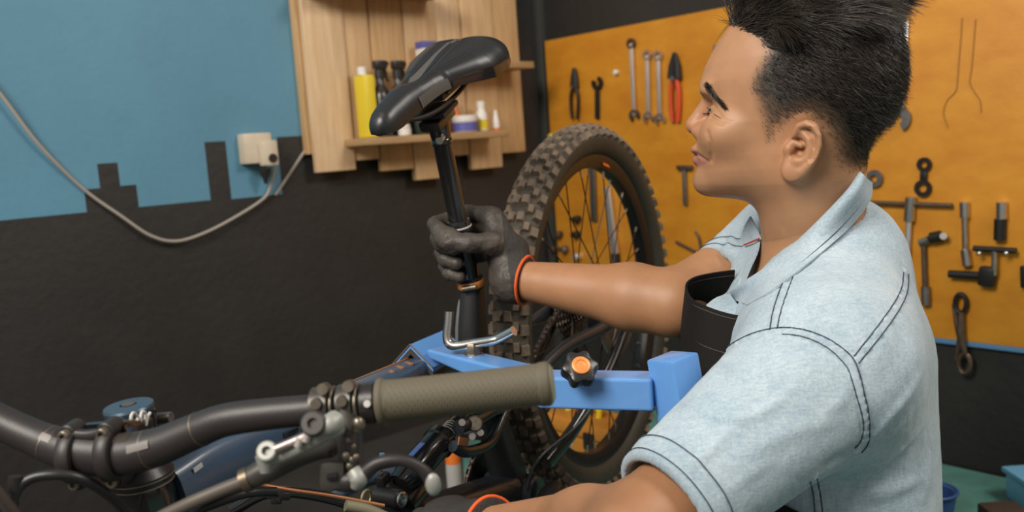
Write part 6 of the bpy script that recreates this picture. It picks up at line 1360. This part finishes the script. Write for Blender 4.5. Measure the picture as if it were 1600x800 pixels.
def rglove_f(P):
    d = None
    for k, r in fing:
        e = d_poly(P, k, r, 0.004); d = e if d is None else smin(d, e, 0.0025)
    pal = d_cap(P, Rw - Rcd * 0.012, G(0.050, -0.020, 0.024), 0.030, 0.018)
    for hgt in (0.012, -0.008, -0.024): pal = smin(pal, d_cap(P, Rw - Rcd * 0.012, G(0.050, -0.020, hgt), 0.030, 0.0165), 0.012)
    d = smin(d, pal, 0.012)
    th_ = d_poly(P, thumb, [0.0195, 0.0155, 0.0128, 0.0118, 0.0100], 0.008); d = smin(d, th_, 0.010)
    d = smin(d, d_cap(P, Rw - Rcd * 0.02, Rcf + Rcd * 0.03, 0.0295, 0.0278), 0.012)
    d = d - 0.0011 * fbm(P, 130, 21) - 0.0012 * np.exp(-(((P - G(0.040, 0.030, 0.0)) @ unit(gr + ga_ * 0.5) + 0.004) / 0.003) ** 2) * np.exp(-(np.linalg.norm(P - G(0.040, 0.034, 0.004), axis=1) / 0.016) ** 2)
    d = smax(d, -(d_cap(P, ST(0.2), ST(0.60), 0.0158)), 0.001)
    return smax(d, (P - Rcf) @ Rcd, 0.003)
_t0 = _t.time()
GV, GF = surface(rglove_f, np.minimum(GA - 0.10, Rcf - 0.10), np.maximum(GA + 0.09, Rcf + 0.07), 0.0018)
fcen = GV[GF].mean(1); coat = (((fcen - GA) @ gr) < 0.062) 
gl = mesh_obj('glove', GV, GF, [M_glove, M_palm], person); gl.data.polygons.foreach_set('material_index', coat[:len(gl.data.polygons)].astype(np.int32))
MB().tube(ring_line(Rcf, Rcd, -0.002, rglove_f, 48)[:-1], 0.0022, 8, closed=True).build('glove_hem', M_hem, gl, smooth=180)
# left hand, resting curled on the frame below
Lcf = at(767, 826, 0.985); Lcd = unit(Le - Lcf); HDc = at(693, 818, 1.045); hx_ = unit(HDc - Lcf); hn_ = unit(ZU - hx_ * (ZU @ hx_)); hs_ = np.cross(hx_, hn_)
def H2(a, s, n): return HDc + hx_ * a + hs_ * s + hn_ * n
lf = []
for s, ln in ((0.030, 0.94), (0.010, 1.0), (-0.010, 0.96), (-0.029, 0.82)):
    lf.append([H2(0.005, s * 0.9, 0.010), H2(0.030 * ln, s, 0.008), H2(0.054 * ln, s, -0.012), H2(0.052 * ln, s, -0.036), H2(0.034 * ln, s, -0.050)])
ltb = [H2(-0.040, 0.026, -0.010), H2(-0.015, 0.046, -0.022), H2(0.012, 0.048, -0.034), H2(0.030, 0.040, -0.044)]
def lglove_f(P):
    d = d_cap(P, Lcf, H2(0.0, 0.0, 0.004), 0.030, 0.022); d = smin(d, d_cap(P, H2(0, -0.022, 0.004), H2(0, 0.022, 0.006), 0.017, 0.018), 0.02); d = smin(d, d_cap(P, Lcf - hx_ * 0.01, H2(-0.01, -0.02, 0.002), 0.026, 0.016), 0.015); d = smin(d, d_cap(P, Lcf - hx_ * 0.01, H2(-0.01, 0.02, 0.002), 0.026, 0.016), 0.015)
    for k in lf: d = smin(d, d_poly(P, k, [0.0115, 0.0115, 0.0108, 0.0100, 0.0088], 0.004), 0.004)
    d = smin(d, d_poly(P, ltb, [0.017, 0.0145, 0.012, 0.0105], 0.006), 0.010); d = smin(d, d_cap(P, Lcf, Lcf + Lcd * 0.05, 0.0315, 0.033), 0.010)
    d = d - 0.0010 * fbm(P, 110, 31); return smax(d, (P - (Lcf + Lcd * 0.004)) @ Lcd, 0.003)
GV, GF = surface(lglove_f, np.minimum(HDc, Lcf) - 0.11, np.maximum(HDc, Lcf) + 0.09, 0.0026)
gl = mesh_obj('glove', GV, GF, M_glove, person)
MB().tube(ring_line(Lcf + Lcd * 0.004, Lcd, -0.002, lglove_f, 48)[:-1], 0.0022, 8, closed=True).build('glove_hem', M_hem, gl, smooth=180)

# trousers and shoes: kneeling, sitting back on the heels (below the frame)
hipc = np.array([WA[0] + 0.02, WA[1], 0.245]); kn_ = []
def trous_f(P):
    d = d_ell(P, hipc, (0.15, 0.19, 0.13)); d = smin(d, d_cap(P, WA - ZU * 0.02, hipc, 0.135, 0.14), 0.05)
    for s in (1, -1):
        h_ = hipc + BLF * s * 0.095 - ZU * 0.01; k = hipc + BFW * 0.37 + BLF * s * 0.13; k = np.array([k[0], k[1], 0.075]); an = hipc - BFW * 0.04 + BLF * s * 0.10; an = np.array([an[0], an[1], 0.06])
        d = smin(d, d_cap(P, h_, k, 0.085, 0.068), 0.05); d = smin(d, d_cap(P, k, an, 0.064, 0.05), 0.02)
    d = smax(d, P[:, 2] - 0.335, 0.004); return smax(d, 0.008 - P[:, 2], 0.004)
TV, TF = surface(trous_f, hipc + np.array([-0.50, -0.40, -0.26]), hipc + np.array([0.28, 0.40, 0.15]), 0.009)
mesh_obj('trousers', TV, TF, mat('dark_blue_trousers', (0.03, 0.04, 0.065), 0.85, var=0.2, vscale=20), person)
for s in (1, -1):
    an = hipc - BFW * 0.03 + BLF * s * 0.10
    def shoe_f(P): 
        a = np.array([an[0], an[1], 0.055]); b_ = a - BFW * 0.17 + np.array([0, 0, -0.012]); d = smin(d_cap(P, a, b_, 0.046, 0.036), d_ell(P, b_ - BFW * 0.02, (0.06, 0.045, 0.04)), 0.02); return smax(d, 0.008 - P[:, 2], 0.004)
    V, F = surface(shoe_f, np.array([an[0] - 0.12, an[1] - 0.15, 0.0]), np.array([an[0] + 0.32, an[1] + 0.15, 0.13]), 0.008); mesh_obj('shoe', V, F, mat('black_shoe', (0.02, 0.02, 0.02), 0.5), person)
